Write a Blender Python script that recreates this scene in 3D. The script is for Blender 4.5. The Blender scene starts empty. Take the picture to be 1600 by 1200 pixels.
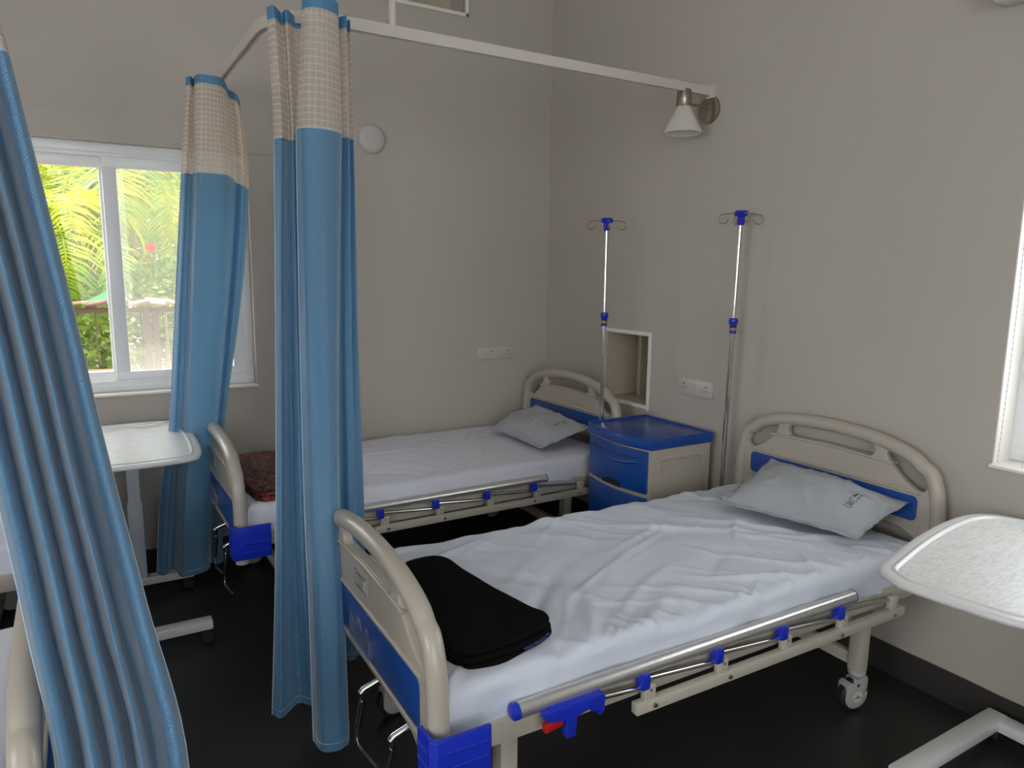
import bpy, bmesh, math, random
from mathutils import Vector, Matrix, noise
PI = math.pi
S = bpy.context.scene
COL = S.collection

# ------------------------------------------------------------ camera, world, sun, exposure
cam_data = bpy.data.cameras.new('camera'); cam = bpy.data.objects.new('camera', cam_data); COL.objects.link(cam)
cam_data.sensor_fit = 'HORIZONTAL'; cam_data.sensor_width = 36.0; cam_data.lens = 1123.76/1600*36.0; cam_data.clip_start = 0.02
_rt = Vector((0.85803726, -0.51346494, 0.01121655)); _up = Vector((0.07137579, 0.14084493, 0.98745542)); _fw = Vector((0.50860353, 0.84647295, -0.15749917))
_m = Matrix((( _rt.x, _up.x, -_fw.x, -2.6292), (_rt.y, _up.y, -_fw.y, -3.9387), (_rt.z, _up.z, -_fw.z, 1.5481), (0, 0, 0, 1)))
cam.matrix_world = _m
S.camera = cam
S.view_settings.view_transform = 'Standard'; S.view_settings.look = 'None'; S.view_settings.gamma = 1.0
S.view_settings.use_curve_mapping = False
S.view_settings.exposure = -0.53

world = bpy.data.worlds.new('sky'); S.world = world; world.use_nodes = True
bg = world.node_tree.nodes['Background']; bg.inputs[0].default_value = (0.93, 0.97, 1.0, 1); bg.inputs[1].default_value = 8.0

def light(name, kind, loc, rot, energy, color=(1, 1, 1), size=None, sizey=None, portal=False):
    l = bpy.data.lights.new(name, kind); l.energy = energy; l.color = color
    if kind == 'AREA':
        l.shape = 'RECTANGLE'; l.size = size; l.size_y = sizey; l.cycles.is_portal = portal
    if kind == 'SUN': l.angle = 0.01
    o = bpy.data.objects.new(name, l); COL.objects.link(o); o.location = loc; o.rotation_euler = rot
    return o
sun = light('sun', 'SUN', (0, 5, 8), (math.radians(-22), math.radians(-12), 0), 17.0, (1.0, 0.95, 0.82))
# portals at both seen windows; fill panels added out of view brighten the room
light('portal_back_window', 'AREA', (-2.46, 0.22, 1.515), (math.radians(-90), 0, 0), 1, size=1.2, sizey=1.16, portal=True)
light('portal_head_window', 'AREA', (0.25, -3.4, 1.55), (0, math.radians(90), 0), 1, size=1.3, sizey=1.3, portal=True)
light('rear_fill_panel', 'AREA', (-3.4, -6.75, 1.9), (math.radians(90), 0, 0), 2, (0.93, 0.96, 1.0), 2.6, 1.7)
light('left_fill_panel', 'AREA', (-5.45, -3.9, 1.8), (0, math.radians(-90), 0), 11, (0.92, 0.96, 1.0), 1.5, 2.0)

# ------------------------------------------------------------ materials
MATS = {}
def mat(name, color, rough=0.5, metal=0.0, spec=0.5, bump=None, noise_col=None, trans=None, coat=0.0, sheen=0.0):
    """bump=(scale, strength, distance) noise bump; noise_col=(color2, scale, lo, hi) mottling; trans = translucent share"""
    m = bpy.data.materials.new(name); m.use_nodes = True; nt = m.node_tree; N = nt.nodes; L = nt.links
    b = N['Principled BSDF']; b.inputs['Base Color'].default_value = (*color, 1); b.inputs['Roughness'].default_value = rough
    b.inputs['Metallic'].default_value = metal; b.inputs['Specular IOR Level'].default_value = spec
    b.inputs['Coat Weight'].default_value = coat; b.inputs['Sheen Weight'].default_value = sheen
    tc = N.new('ShaderNodeTexCoord')
    if bump:
        n = N.new('ShaderNodeTexNoise'); n.inputs['Scale'].default_value = bump[0]; n.inputs['Detail'].default_value = 5
        L.new(tc.outputs['Object'], n.inputs['Vector'])
        bp = N.new('ShaderNodeBump'); bp.inputs['Strength'].default_value = bump[1]; bp.inputs['Distance'].default_value = bump[2]
        L.new(n.outputs['Fac'], bp.inputs['Height']); L.new(bp.outputs['Normal'], b.inputs['Normal'])
    if noise_col:
        n = N.new('ShaderNodeTexNoise'); n.inputs['Scale'].default_value = noise_col[1]; n.inputs['Detail'].default_value = 6
        L.new(tc.outputs['Object'], n.inputs['Vector'])
        r = N.new('ShaderNodeMapRange'); r.inputs[1].default_value = noise_col[2]; r.inputs[2].default_value = noise_col[3]
        L.new(n.outputs['Fac'], r.inputs[0])
        mx = N.new('ShaderNodeMix'); mx.data_type = 'RGBA'; mx.inputs[6].default_value = (*color, 1); mx.inputs[7].default_value = (*noise_col[0], 1)
        L.new(r.outputs[0], mx.inputs[0]); L.new(mx.outputs[2], b.inputs['Base Color'])
    if trans:
        t = N.new('ShaderNodeBsdfTranslucent'); t.inputs[0].default_value = (*color, 1)
        ms = N.new('ShaderNodeMixShader'); ms.inputs[0].default_value = trans
        out = N['Material Output']; L.new(b.outputs[0], ms.inputs[1]); L.new(t.outputs[0], ms.inputs[2]); L.new(ms.outputs[0], out.inputs[0])
    MATS[name] = m
    return m
wall_m = mat('wall_paint', (0.49, 0.445, 0.39), 0.75, bump=(5, 0.06, 0.01), noise_col=((0.47, 0.425, 0.37), 1.4, 0.45, 0.7))
ceil_m = mat('ceiling_paint', (0.75, 0.73, 0.70), 0.9)
floor_m = mat('floor_stone', (0.026, 0.024, 0.022), 0.42, bump=(9, 0.1, 0.01), noise_col=((0.034, 0.032, 0.029), 3.0, 0.35, 0.7))
base_m = mat('skirting_stone', (0.035, 0.031, 0.028), 0.6, bump=(30, 0.2, 0.005))
upvc = mat('white_upvc', (0.85, 0.85, 0.85), 0.3)
plaster = mat('white_plaster', (0.80, 0.77, 0.72), 0.6)
niche_m = mat('niche_paint', (0.50, 0.43, 0.33), 0.7)
abs_m = mat('cream_plastic', (0.46, 0.41, 0.345), 0.28)
frame_m = mat('cream_powder_coat', (0.50, 0.46, 0.385), 0.35)
blue_m = mat('blue_plastic', (0.012, 0.070, 0.32), 0.25)
bump_m = mat('bright_blue_plastic', (0.010, 0.030, 0.48), 0.3)
red_m = mat('red_plastic', (0.45, 0.012, 0.015), 0.35)
chrome = mat('chrome_steel', (0.62, 0.60, 0.58), 0.14, 1.0)
nickel = mat('brushed_nickel', (0.36, 0.32, 0.27), 0.32, 1.0)
alu = mat('anodised_aluminium', (0.66, 0.65, 0.64), 0.30, 0.8, bump=(18, 0.25, 0.004))
black_rub = mat('black_rubber', (0.012, 0.012, 0.012), 0.6)
dark_m = mat('socket_hole_dark', (0.01, 0.01, 0.01), 0.8)
sheet_blue = mat('pale_blue_cotton', (0.62, 0.655, 0.74), 0.8, bump=(55, 0.25, 0.004), sheen=0.1)
sheet_white = mat('white_cotton', (0.66, 0.66, 0.74), 0.8, bump=(40, 0.2, 0.004), sheen=0.1)
pillow_m = mat('pillowcase_cotton', (0.39, 0.405, 0.43), 0.8, bump=(45, 0.2, 0.003))
core_m = mat('mattress_foam_cover', (0.10, 0.13, 0.22), 0.7)
blk_m = mat('black_fleece', (0.0045, 0.004, 0.0045), 0.95, spec=0.08, bump=(150, 0.4, 0.003))
ink_m = mat('black_ink', (0.015, 0.012, 0.015), 0.8)
plate_m = mat('switch_plastic', (0.54, 0.51, 0.475), 0.3)
track_m = mat('track_white_metal', (0.58, 0.53, 0.47), 0.4)
shade_m = mat('frosted_glass_shade', (0.90, 0.87, 0.82), 0.35, trans=0.5)
label_m = mat('label_paper', (0.60, 0.60, 0.57), 0.5)
brown_m = mat('brown_tape', (0.35, 0.20, 0.06), 0.5)
blind_m = mat('blind_fabric', (0.70, 0.58, 0.50), 0.8, trans=0.4)
grey_wheel = mat('grey_wheel_plastic', (0.42, 0.40, 0.38), 0.4)
col_grey = mat('column_grey_enamel', (0.60, 0.64, 0.70), 0.35)

def glass_mat(name, tint, haze=0.0, refl=0.02):
    m = bpy.data.materials.new(name); m.use_nodes = True; nt = m.node_tree; N = nt.nodes; L = nt.links
    N.remove(N['Principled BSDF']); out = N['Material Output']
    t = N.new('ShaderNodeBsdfTransparent'); t.inputs[0].default_value = (*tint, 1)
    g = N.new('ShaderNodeBsdfGlossy'); g.inputs['Roughness'].default_value = 0.02
    ms = N.new('ShaderNodeMixShader'); ms.inputs[0].default_value = refl
    L.new(t.outputs[0], ms.inputs[1]); L.new(g.outputs[0], ms.inputs[2]); last = ms
    if haze:
        d = N.new('ShaderNodeBsdfDiffuse'); d.inputs[0].default_value = (0.75, 0.72, 0.70, 1)
        tl = N.new('ShaderNodeBsdfTranslucent'); tl.inputs[0].default_value = (0.75, 0.70, 0.68, 1)
        a = N.new('ShaderNodeAddShader'); L.new(d.outputs[0], a.inputs[0]); L.new(tl.outputs[0], a.inputs[1])
        m2 = N.new('ShaderNodeMixShader'); m2.inputs[0].default_value = haze
        L.new(ms.outputs[0], m2.inputs[1]); L.new(a.outputs[0], m2.inputs[2]); last = m2
    L.new(last.outputs[0], out.inputs[0]); return m
glass_m = glass_mat('window_glass', (0.97, 0.98, 0.97))
screen_m = glass_mat('insect_screen_mesh', (0.95, 0.95, 0.95), 0.09, 0.0)
acrylic_m = glass_mat('clear_acrylic', (0.80, 0.86, 0.95), 0.06, 0.12)

def cloth_mat(name, color, weave=True):
    """satin curtain cloth with a herringbone weave, slightly see-through to light"""
    m = bpy.data.materials.new(name); m.use_nodes = True; nt = m.node_tree; N = nt.nodes; L = nt.links
    b = N['Principled BSDF']; b.inputs['Base Color'].default_value = (*color, 1); b.inputs['Roughness'].default_value = 0.40; b.inputs['Specular IOR Level'].default_value = 0.8
    b.inputs['Sheen Weight'].default_value = 0.8; b.inputs['Sheen Roughness'].default_value = 0.4
    uv = N.new('ShaderNodeUVMap'); sep = N.new('ShaderNodeSeparateXYZ'); L.new(uv.outputs[0], sep.inputs[0])
    def math_(op, a, bb=None, c=None):
        n = N.new('ShaderNodeMath'); n.operation = op
        for i, v in enumerate((a, bb, c)):
            if v is None: continue
            if isinstance(v, (int, float)): n.inputs[i].default_value = v
            else: L.new(v, n.inputs[i])
        return n.outputs[0]
    zig = math_('PINGPONG', math_('MULTIPLY', sep.outputs[0], 1.0), 0.010)
    s = math_('SINE', math_('MULTIPLY', math_('ADD', sep.outputs[1], zig), 900.0))
    bp = N.new('ShaderNodeBump'); bp.inputs['Strength'].default_value = 0.35; bp.inputs['Distance'].default_value = 0.0012
    L.new(s, bp.inputs['Height'])
    n = N.new('ShaderNodeTexNoise'); n.inputs['Scale'].default_value = 9; n.inputs['Detail'].default_value = 4
    tc = N.new('ShaderNodeTexCoord'); L.new(tc.outputs['Object'], n.inputs['Vector'])
    b2 = N.new('ShaderNodeBump'); b2.inputs['Strength'].default_value = 0.35; b2.inputs['Distance'].default_value = 0.02
    L.new(n.outputs['Fac'], b2.inputs['Height']); L.new(b2.outputs[0], bp.inputs['Normal']); L.new(bp.outputs[0], b.inputs['Normal'])
    t = N.new('ShaderNodeBsdfTranslucent'); t.inputs[0].default_value = (*[min(1, c*1.1) for c in color], 1)
    ms = N.new('ShaderNodeMixShader'); ms.inputs[0].default_value = 0.30
    L.new(b.outputs[0], ms.inputs[1]); L.new(t.outputs[0], ms.inputs[2]); L.new(ms.outputs[0], N['Material Output'].inputs[0])
    return m
curtain_m = cloth_mat('blue_curtain_satin', (0.11, 0.275, 0.455))
tape_m = mat('blue_header_tape', (0.10, 0.27, 0.46), 0.7, trans=0.2)
hem_m = mat('pale_hem_stitching', (0.40, 0.55, 0.68), 0.7)

def net_mat():
    m = bpy.data.materials.new('beige_square_net'); m.use_nodes = True; nt = m.node_tree; N = nt.nodes; L = nt.links
    b = N['Principled BSDF']; b.inputs['Base Color'].default_value = (0.68, 0.60, 0.52, 1); b.inputs['Roughness'].default_value = 0.8
    uv = N.new('ShaderNodeUVMap')
    br = N.new('ShaderNodeTexBrick'); br.offset = 0.0; br.squash = 1.0
    br.inputs['Scale'].default_value = 1.0; br.inputs['Brick Width'].default_value = 0.021; br.inputs['Row Height'].default_value = 0.021
    br.inputs['Mortar Size'].default_value = 0.0026; br.inputs['Mortar Smooth'].default_value = 0.1
    br.inputs['Color1'].default_value = (0, 0, 0, 1); br.inputs['Color2'].default_value = (0, 0, 0, 1); br.inputs['Mortar'].default_value = (1, 1, 1, 1)
    L.new(uv.outputs[0], br.inputs['Vector'])
    tl = N.new('ShaderNodeBsdfTranslucent'); tl.inputs[0].default_value = (0.70, 0.60, 0.50, 1)
    solid = N.new('ShaderNodeMixShader'); solid.inputs[0].default_value = 0.35; L.new(b.outputs[0], solid.inputs[1]); L.new(tl.outputs[0], solid.inputs[2])
    tr = N.new('ShaderNodeBsdfTransparent')
    r = N.new('ShaderNodeMapRange'); r.inputs[3].default_value = 0.62; r.inputs[4].default_value = 1.0; L.new(br.outputs['Color'], r.inputs[0])
    ms = N.new('ShaderNodeMixShader'); L.new(r.outputs[0], ms.inputs[0]); L.new(tr.outputs[0], ms.inputs[1]); L.new(solid.outputs[0], ms.inputs[2])
    L.new(ms.outputs[0], N['Material Output'].inputs[0]); return m
net_m = net_mat()

def wood_white():
    m = bpy.data.materials.new('white_grained_tray'); m.use_nodes = True; nt = m.node_tree; N = nt.nodes; L = nt.links
    b = N['Principled BSDF']; b.inputs['Roughness'].default_value = 0.32; b.inputs['Base Color'].default_value = (0.70, 0.70, 0.69, 1)
    tc = N.new('ShaderNodeTexCoord'); mp = N.new('ShaderNodeMapping'); mp.inputs['Scale'].default_value = (9, 70, 9); mp.inputs['Rotation'].default_value = (0, 0, 0.35)
    n = N.new('ShaderNodeTexNoise'); n.inputs['Scale'].default_value = 3.2; n.inputs['Detail'].default_value = 6; n.inputs['Distortion'].default_value = 0.6
    L.new(tc.outputs['Object'], mp.inputs[0]); L.new(mp.outputs[0], n.inputs['Vector'])
    cr = N.new('ShaderNodeValToRGB'); cr.color_ramp.elements[0].position = 0.38; cr.color_ramp.elements[0].color = (0.62, 0.62, 0.61, 1)
    cr.color_ramp.elements[1].position = 0.56; cr.color_ramp.elements[1].color = (0.76, 0.76, 0.75, 1)
    L.new(n.outputs['Fac'], cr.inputs[0]); L.new(cr.outputs[0], b.inputs['Base Color'])
    bp = N.new('ShaderNodeBump'); bp.inputs['Strength'].default_value = 0.25; bp.inputs['Distance'].default_value = 0.002
    L.new(n.outputs['Fac'], bp.inputs['Height']); L.new(bp.outputs[0], b.inputs['Normal']); return m
tray_m = wood_white()
rim_m = mat('white_table_edge', (0.72, 0.72, 0.71), 0.28)

def pattern_red():
    m = bpy.data.materials.new('paisley_red_brown_cloth'); m.use_nodes = True; nt = m.node_tree; N = nt.nodes; L = nt.links
    b = N['Principled BSDF']; b.inputs['Roughness'].default_value = 0.9
    tc = N.new('ShaderNodeTexCoord')
    w = N.new('ShaderNodeTexWave'); w.wave_type = 'BANDS'; w.inputs['Scale'].default_value = 3.0; w.inputs['Distortion'].default_value = 9.0; w.inputs['Detail'].default_value = 2; w.inputs['Detail Scale'].default_value = 3.0
    v = N.new('ShaderNodeTexVoronoi'); v.feature = 'DISTANCE_TO_EDGE'; v.inputs['Scale'].default_value = 22
    L.new(tc.outputs['Object'], w.inputs['Vector']); L.new(tc.outputs['Object'], v.inputs['Vector'])
    c1 = N.new('ShaderNodeValToRGB'); c1.color_ramp.elements[0].position = 0.45; c1.color_ramp.elements[0].color = (0.012, 0.008, 0.008, 1)
    c1.color_ramp.elements[1].position = 0.7; c1.color_ramp.elements[1].color = (0.075, 0.018, 0.014, 1)
    c2 = N.new('ShaderNodeValToRGB'); c2.color_ramp.elements[0].position = 0.0; c2.color_ramp.elements[0].color = (0.22, 0.07, 0.05, 1)
    c2.color_ramp.elements[1].position = 0.08; c2.color_ramp.elements[1].color = (0, 0, 0, 1)
    L.new(w.outputs['Color'], c1.inputs[0]); L.new(v.outputs['Distance'], c2.inputs[0])
    mx = N.new('ShaderNodeMix'); mx.data_type = 'RGBA'; mx.blend_type = 'ADD'; mx.inputs[0].default_value = 0.8
    L.new(c1.outputs[0], mx.inputs[6]); L.new(c2.outputs[0], mx.inputs[7]); L.new(mx.outputs[2], b.inputs['Base Color'])
    return m
redcloth_m = pattern_red()
redband_m = mat('rust_orange_border', (0.26, 0.05, 0.02), 0.9, noise_col=((0.03, 0.012, 0.012), 60, 0.45, 0.6))

def leaf_mat(name, c1, c2, tr=0.45):
    m = bpy.data.materials.new(name); m.use_nodes = True; nt = m.node_tree; N = nt.nodes; L = nt.links
    b = N['Principled BSDF']; b.inputs['Roughness'].default_value = 0.28
    tc = N.new('ShaderNodeTexCoord'); n = N.new('ShaderNodeTexNoise'); n.inputs['Scale'].default_value = 2.3; n.inputs['Detail'].default_value = 3
    L.new(tc.outputs['Object'], n.inputs['Vector'])
    cr = N.new('ShaderNodeValToRGB'); cr.color_ramp.elements[0].position = 0.4; cr.color_ramp.elements[0].color = (*c1, 1)
    cr.color_ramp.elements[1].position = 0.62; cr.color_ramp.elements[1].color = (*c2, 1)
    L.new(n.outputs['Fac'], cr.inputs[0]); L.new(cr.outputs[0], b.inputs['Base Color'])
    t = N.new('ShaderNodeBsdfTranslucent'); L.new(cr.outputs[0], t.inputs[0])
    ms = N.new('ShaderNodeMixShader'); ms.inputs[0].default_value = tr
    L.new(b.outputs[0], ms.inputs[1]); L.new(t.outputs[0], ms.inputs[2]); L.new(ms.outputs[0], N['Material Output'].inputs[0]); return m
palm_leaf = leaf_mat('palm_leaf', (0.18, 0.34, 0.03), (0.55, 0.52, 0.02), 0.5)
shrub_leaf = leaf_mat('shrub_leaf', (0.16, 0.28, 0.05), (0.32, 0.42, 0.09), 0.4)
dark_leaf = leaf_mat('tree_leaf', (0.20, 0.30, 0.09), (0.36, 0.42, 0.15), 0.4)
trunk_m = mat('palm_trunk', (0.30, 0.25, 0.18), 0.9, noise_col=((0.42, 0.36, 0.26), 8, 0.4, 0.6))
soil_m = mat('garden_soil', (0.22, 0.17, 0.11), 0.95)
rust_m = mat('rusty_fence_iron', (0.10, 0.07, 0.06), 0.8)
tile_m = mat('clay_roof_tile', (0.36, 0.19, 0.14), 0.85, noise_col=((0.20, 0.11, 0.09), 12, 0.4, 0.6))
redwall_m = mat('red_oxide_paint', (0.50, 0.06, 0.05), 0.8)
greentarp_m = mat('green_tarpaulin', (0.10, 0.45, 0.18), 0.6)
flower_m = mat('red_flower', (0.65, 0.05, 0.03), 0.6)

# ------------------------------------------------------------ builders
class MB:
    """collects shapes, then links them as ONE mesh object"""
    def __init__(s): s.bm = bmesh.new()
    def _add(s, tmp, M=None):
        if M is not None: bmesh.ops.transform(tmp, matrix=M, verts=tmp.verts)
        me = bpy.data.meshes.new('t'); tmp.to_mesh(me); tmp.free(); s.bm.from_mesh(me); bpy.data.meshes.remove(me); return s
    def box(s, c, d, bevel=0.0, rot=None, seg=2):
        t = bmesh.new(); bmesh.ops.create_cube(t, size=1.0)
        bmesh.ops.scale(t, vec=Vector(d), verts=t.verts)
        if bevel: bmesh.ops.bevel(t, geom=t.edges[:], offset=bevel, segments=seg, affect='EDGES', profile=0.5)
        M = Matrix.Translation(Vector(c)) @ (rot if rot is not None else Matrix.Identity(4))
        return s._add(t, M)
    def tube(s, pts, r, seg=12, closed=False, cap=True):
        pts = [Vector(p) for p in pts]; n = len(pts); rr = r if isinstance(r, (list, tuple)) else [r]*n
        bm = s.bm; rings = []; prev = None
        for i, p in enumerate(pts):
            if closed: t = (pts[(i+1) % n]-pts[i-1]).normalized()
            else: t = ((pts[min(i+1, n-1)]-p).normalized()+(p-pts[max(i-1, 0)]).normalized()).normalized()
            if prev is None:
                a = Vector((0, 0, 1)) if abs(t.z) < 0.9 else Vector((1, 0, 0)); u = t.cross(a).normalized()
            else: u = (prev-t*prev.dot(t)).normalized()
            prev = u; v = t.cross(u)
            rings.append([bm.verts.new(p+(u*math.cos(2*PI*k/seg)+v*math.sin(2*PI*k/seg))*rr[i]) for k in range(seg)])
        for i in range(n if closed else n-1):
            a, b = rings[i], rings[(i+1) % n]
            for k in range(seg): bm.faces.new((a[k], a[(k+1) % seg], b[(k+1) % seg], b[k]))
        if cap and not closed: bm.faces.new(rings[0][::-1]); bm.faces.new(rings[-1])
        return s
    def lathe(s, prof, M=None, seg=32):
        t = bmesh.new(); rings = []
        for r, z in prof: rings.append([t.verts.new((max(r, 1e-5)*math.cos(2*PI*k/seg), max(r, 1e-5)*math.sin(2*PI*k/seg), z)) for k in range(seg)])
        for a, b in zip(rings, rings[1:]):
            for k in range(seg): t.faces.new((a[k], a[(k+1) % seg], b[(k+1) % seg], b[k]))
        bmesh.ops.remove_doubles(t, verts=t.verts, dist=1e-4)
        return s._add(t, M)
    def prism(s, out, thick, M=None, bevel=0.0):
        """2-D outline in XY, thickness along +Z centred"""
        t = bmesh.new(); vs = [t.verts.new((x, y, -thick/2)) for x, y in out]; f = t.faces.new(vs)
        e = bmesh.ops.extrude_face_region(t, geom=[f]); nv = [g for g in e['geom'] if isinstance(g, bmesh.types.BMVert)]
        bmesh.ops.translate(t, vec=(0, 0, thick), verts=nv)
        if bevel:
            ed = [x for x in t.edges if abs(x.verts[0].co.z-x.verts[1].co.z) < 1e-6]
            bmesh.ops.bevel(t, geom=ed, offset=bevel, segments=2, affect='EDGES', profile=0.5)
        return s._add(t, M)
    def faces(s, vs, fs):
        v = [s.bm.verts.new(p) for p in vs]
        for f in fs: s.bm.faces.new([v[i] for i in f])
        return s
    def build(s, name, m, parent=None, smooth=True, angle=40):
        bmesh.ops.recalc_face_normals(s.bm, faces=s.bm.faces)
        me = bpy.data.meshes.new(name); s.bm.to_mesh(me); s.bm.free()
        return link(name, me, m, parent, smooth, angle)
def link(name, me, m, parent=None, smooth=True, angle=40):
    o = bpy.data.objects.new(name, me); COL.objects.link(o)
    if m: me.materials.append(m)
    if smooth:
        me.polygons.foreach_set('use_smooth', [True]*len(me.polygons))
        if angle < 180: me.set_sharp_from_angle(angle=math.radians(angle))
    if parent: o.parent = parent
    return o
def tag(o, label=None, cat=None, group=None, kind=None):
    if label: o['label'] = label
    if cat: o['category'] = cat
    if group: o['group'] = group
    if kind: o['kind'] = kind
    return o
def thing(name, label, cat, loc=(0, 0, 0), rz=0, group=None):
    o = bpy.data.objects.new(name, None); COL.objects.link(o); o.empty_display_size = 0.05
    o.location = loc; o.rotation_euler = (0, 0, rz); return tag(o, label, cat, group)
def struct(o): o['kind'] = 'structure'; return o
def copy_tree(o, parent=None):
    c = o.copy(); COL.objects.link(c)
    if parent: c.parent = parent
    for ch in [x for x in list(COL.objects) if x.parent == o]: copy_tree(ch, c)
    return c
def catmull(P, n):
    """P list of points; n subdivisions per span"""
    out = []; P = [Vector(p) for p in P]
    for i in range(len(P)-1):
        p0 = P[i-1] if i else P[0]*2-P[1]; p1 = P[i]; p2 = P[i+1]; p3 = P[i+2] if i+2 < len(P) else P[-1]*2-P[-2]
        for k in range(n):
            t = k/n; out.append(0.5*((2*p1)+(p2-p0)*t+(2*p0-5*p1+4*p2-p3)*t*t+(3*p1-p0-3*p2+p3)*t*t*t))
    out.append(P[-1]); return out
RX = lambda a: Matrix.Rotation(a, 4, 'X')
RY = lambda a: Matrix.Rotation(a, 4, 'Y')
RZ = lambda a: Matrix.Rotation(a, 4, 'Z')
TR = lambda *a: Matrix.Translation(Vector(a))
YZX = Matrix(((0, 0, 1, 0), (1, 0, 0, 0), (0, 1, 0, 0), (0, 0, 0, 1)))   # outline (v, z) -> world (x = thickness, y = v, z)
XZY = Matrix(((1, 0, 0, 0), (0, 0, -1, 0), (0, 1, 0, 0), (0, 0, 0, 1)))  # outline (x, z) -> world, thickness along y

def holed_plate(outline, holes, thick, bevel):
    """flat plate with real holes and rounded edges (a filled 2-D curve turned into a mesh)"""
    bm = bmesh.new()
    for ring in [outline]+holes:
        q = []
        for x, y in ring:
            if not q or (q[-1].co-Vector((x, y, -thick/2))).length > 1e-4: q.append(bm.verts.new((x, y, -thick/2)))
        if (q[0].co-q[-1].co).length < 1e-4: bm.verts.remove(q.pop())
        for a, b in zip(q, q[1:]+q[:1]): bm.edges.new((a, b))
    bmesh.ops.triangle_fill(bm, use_beauty=True, use_dissolve=False, edges=bm.edges[:])
    e = bmesh.ops.extrude_face_region(bm, geom=bm.faces[:]); nv = [g for g in e['geom'] if isinstance(g, bmesh.types.BMVert)]
    bmesh.ops.translate(bm, vec=(0, 0, thick), verts=nv)
    bmesh.ops.recalc_face_normals(bm, faces=bm.faces)
    ed = [x for x in bm.edges if len(x.link_faces) == 2 and abs(x.link_faces[0].normal.z-x.link_faces[1].normal.z) > .7]
    bmesh.ops.bevel(bm, geom=ed, offset=bevel, segments=3, affect='EDGES', profile=0.5, clamp_overlap=True)
    return bm

# ------------------------------------------------------------ room shell
H = 3.7; XL = -5.6; YR = -6.9; TW = 0.22
def wall(name, axis, pos, thick, a0, a1, z0, z1, holes, m):
    """wall in plane axis=pos, from a0..a1 along the other axis, real openings; thickness away from the room"""
    A = sorted({a0, a1, *[h[0] for h in holes], *[h[1] for h in holes]}); Zs = sorted({z0, z1, *[h[2] for h in holes], *[h[3] for h in holes]})
    bm = bmesh.new()
    for i in range(len(A)-1):
        for j in range(len(Zs)-1):
            ca, cz = (A[i]+A[i+1])/2, (Zs[j]+Zs[j+1])/2
            if any(h[0] < ca < h[1] and h[2] < cz < h[3] for h in holes): continue
            t = bmesh.new(); bmesh.ops.create_cube(t, size=1)
            d = (thick, A[i+1]-A[i], Zs[j+1]-Zs[j]) if axis == 'x' else (A[i+1]-A[i], thick, Zs[j+1]-Zs[j])
            c = (pos+thick/2*(1), ca, cz) if axis == 'x' else (ca, pos+thick/2, cz)
            bmesh.ops.scale(t, vec=(abs(d[0]), abs(d[1]), abs(d[2])), verts=t.verts); bmesh.ops.translate(t, vec=c, verts=t.verts)
            me = bpy.data.meshes.new('t'); t.to_mesh(me); t.free(); bm.from_mesh(me); bpy.data.meshes.remove(me)
    bmesh.ops.remove_doubles(bm, verts=bm.verts, dist=1e-5)
    # drop inner faces shared by two cells
    seen = {}
    for f in bm.faces: seen.setdefault(tuple(round(v, 4) for v in f.calc_center_median()), []).append(f)
    bmesh.ops.delete(bm, geom=[f for fs in seen.values() if len(fs) > 1 for f in fs], context='FACES')
    bmesh.ops.recalc_face_normals(bm, faces=bm.faces)
    me = bpy.data.meshes.new(name); bm.to_mesh(me); bm.free()
    return struct(link(name, me, m, smooth=False))
WX0, WX1, WZ0, WZ1 = -3.09, -1.845, 0.92, 2.112       # back window
HY0, HY1, HZ0, HZ1 = -4.05, -2.743, 0.905, 2.2        # head wall window
NY0, NY1, NZ0, NZ1 = -1.0, -0.628, 0.80, 1.2          # niche
wall('wall_back', 'y', 0, TW, XL, 0, 0, H, [(WX0, WX1, WZ0, WZ1), (-1.13, -0.61, 2.995, 3.35)], wall_m)
wall('wall_right', 'x', 0, TW+.03, YR, TW, 0, H, [(HY0, HY1, HZ0, HZ1), (NY0, NY1, NZ0, NZ1)], wall_m)
wall('wall_left', 'x', XL, -TW, YR, TW, 0, H, [(-4.95, -2.85, 0.95, 2.65)], wall_m)  # unseen wall; its opening is added to let in more light
wall('wall_front', 'y', YR, -TW, XL, 0, 0, H, [(-4.8, -2.0, 1.0, 2.8)], wall_m)  # opening added behind the camera to brighten the interior
struct(MB().box(((XL)/2, YR/2, -0.05), (-XL+.5, -YR+.5, 0.1)).build('floor', floor_m, smooth=False))
struct(MB().box(((XL)/2, YR/2, H+0.05), (-XL+.5, -YR+.5, 0.1)).build('ceiling', ceil_m, smooth=False))
def ragged(name, along, p0, p1, m):
    """skirting whose top edge runs unevenly, as the paint meets it in the photo"""
    vs = []; n = 80; rnd = random.Random(3)
    for i in range(n+1):
        t = p0+(p1-p0)*i/n; z = 0.116+0.004*noise.noise(Vector((t*9, 0, 0)))+rnd.uniform(-.001, .001)
        for off, zz in ((0, 0), (-0.013, 0), (-0.013, z), (0, z)):
            vs.append((off, t, zz) if along == 'y' else (t, off, zz))
    fs = [(i*4+k, i*4+(k+1) % 4, i*4+4+(k+1) % 4, i*4+4+k) for i in range(n) for k in range(4)]+[(0, 1, 2, 3), (n*4+3, n*4+2, n*4+1, n*4)]
    return struct(MB().faces(vs, fs).build(name, m, smooth=False))
ragged('baseboard_right', 'y', YR, 0, base_m); ragged('baseboard_back', 'x', XL, -0.013, base_m)
# shallow pelmet band over the back window
struct(MB().box(((-3.4-1.62)/2, -0.004, (WZ1+2.24)/2+.0), (1.78, 0.008, 2.24-WZ1-.001), 0.002).build('trim_1', wall_m, smooth=False))
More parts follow.
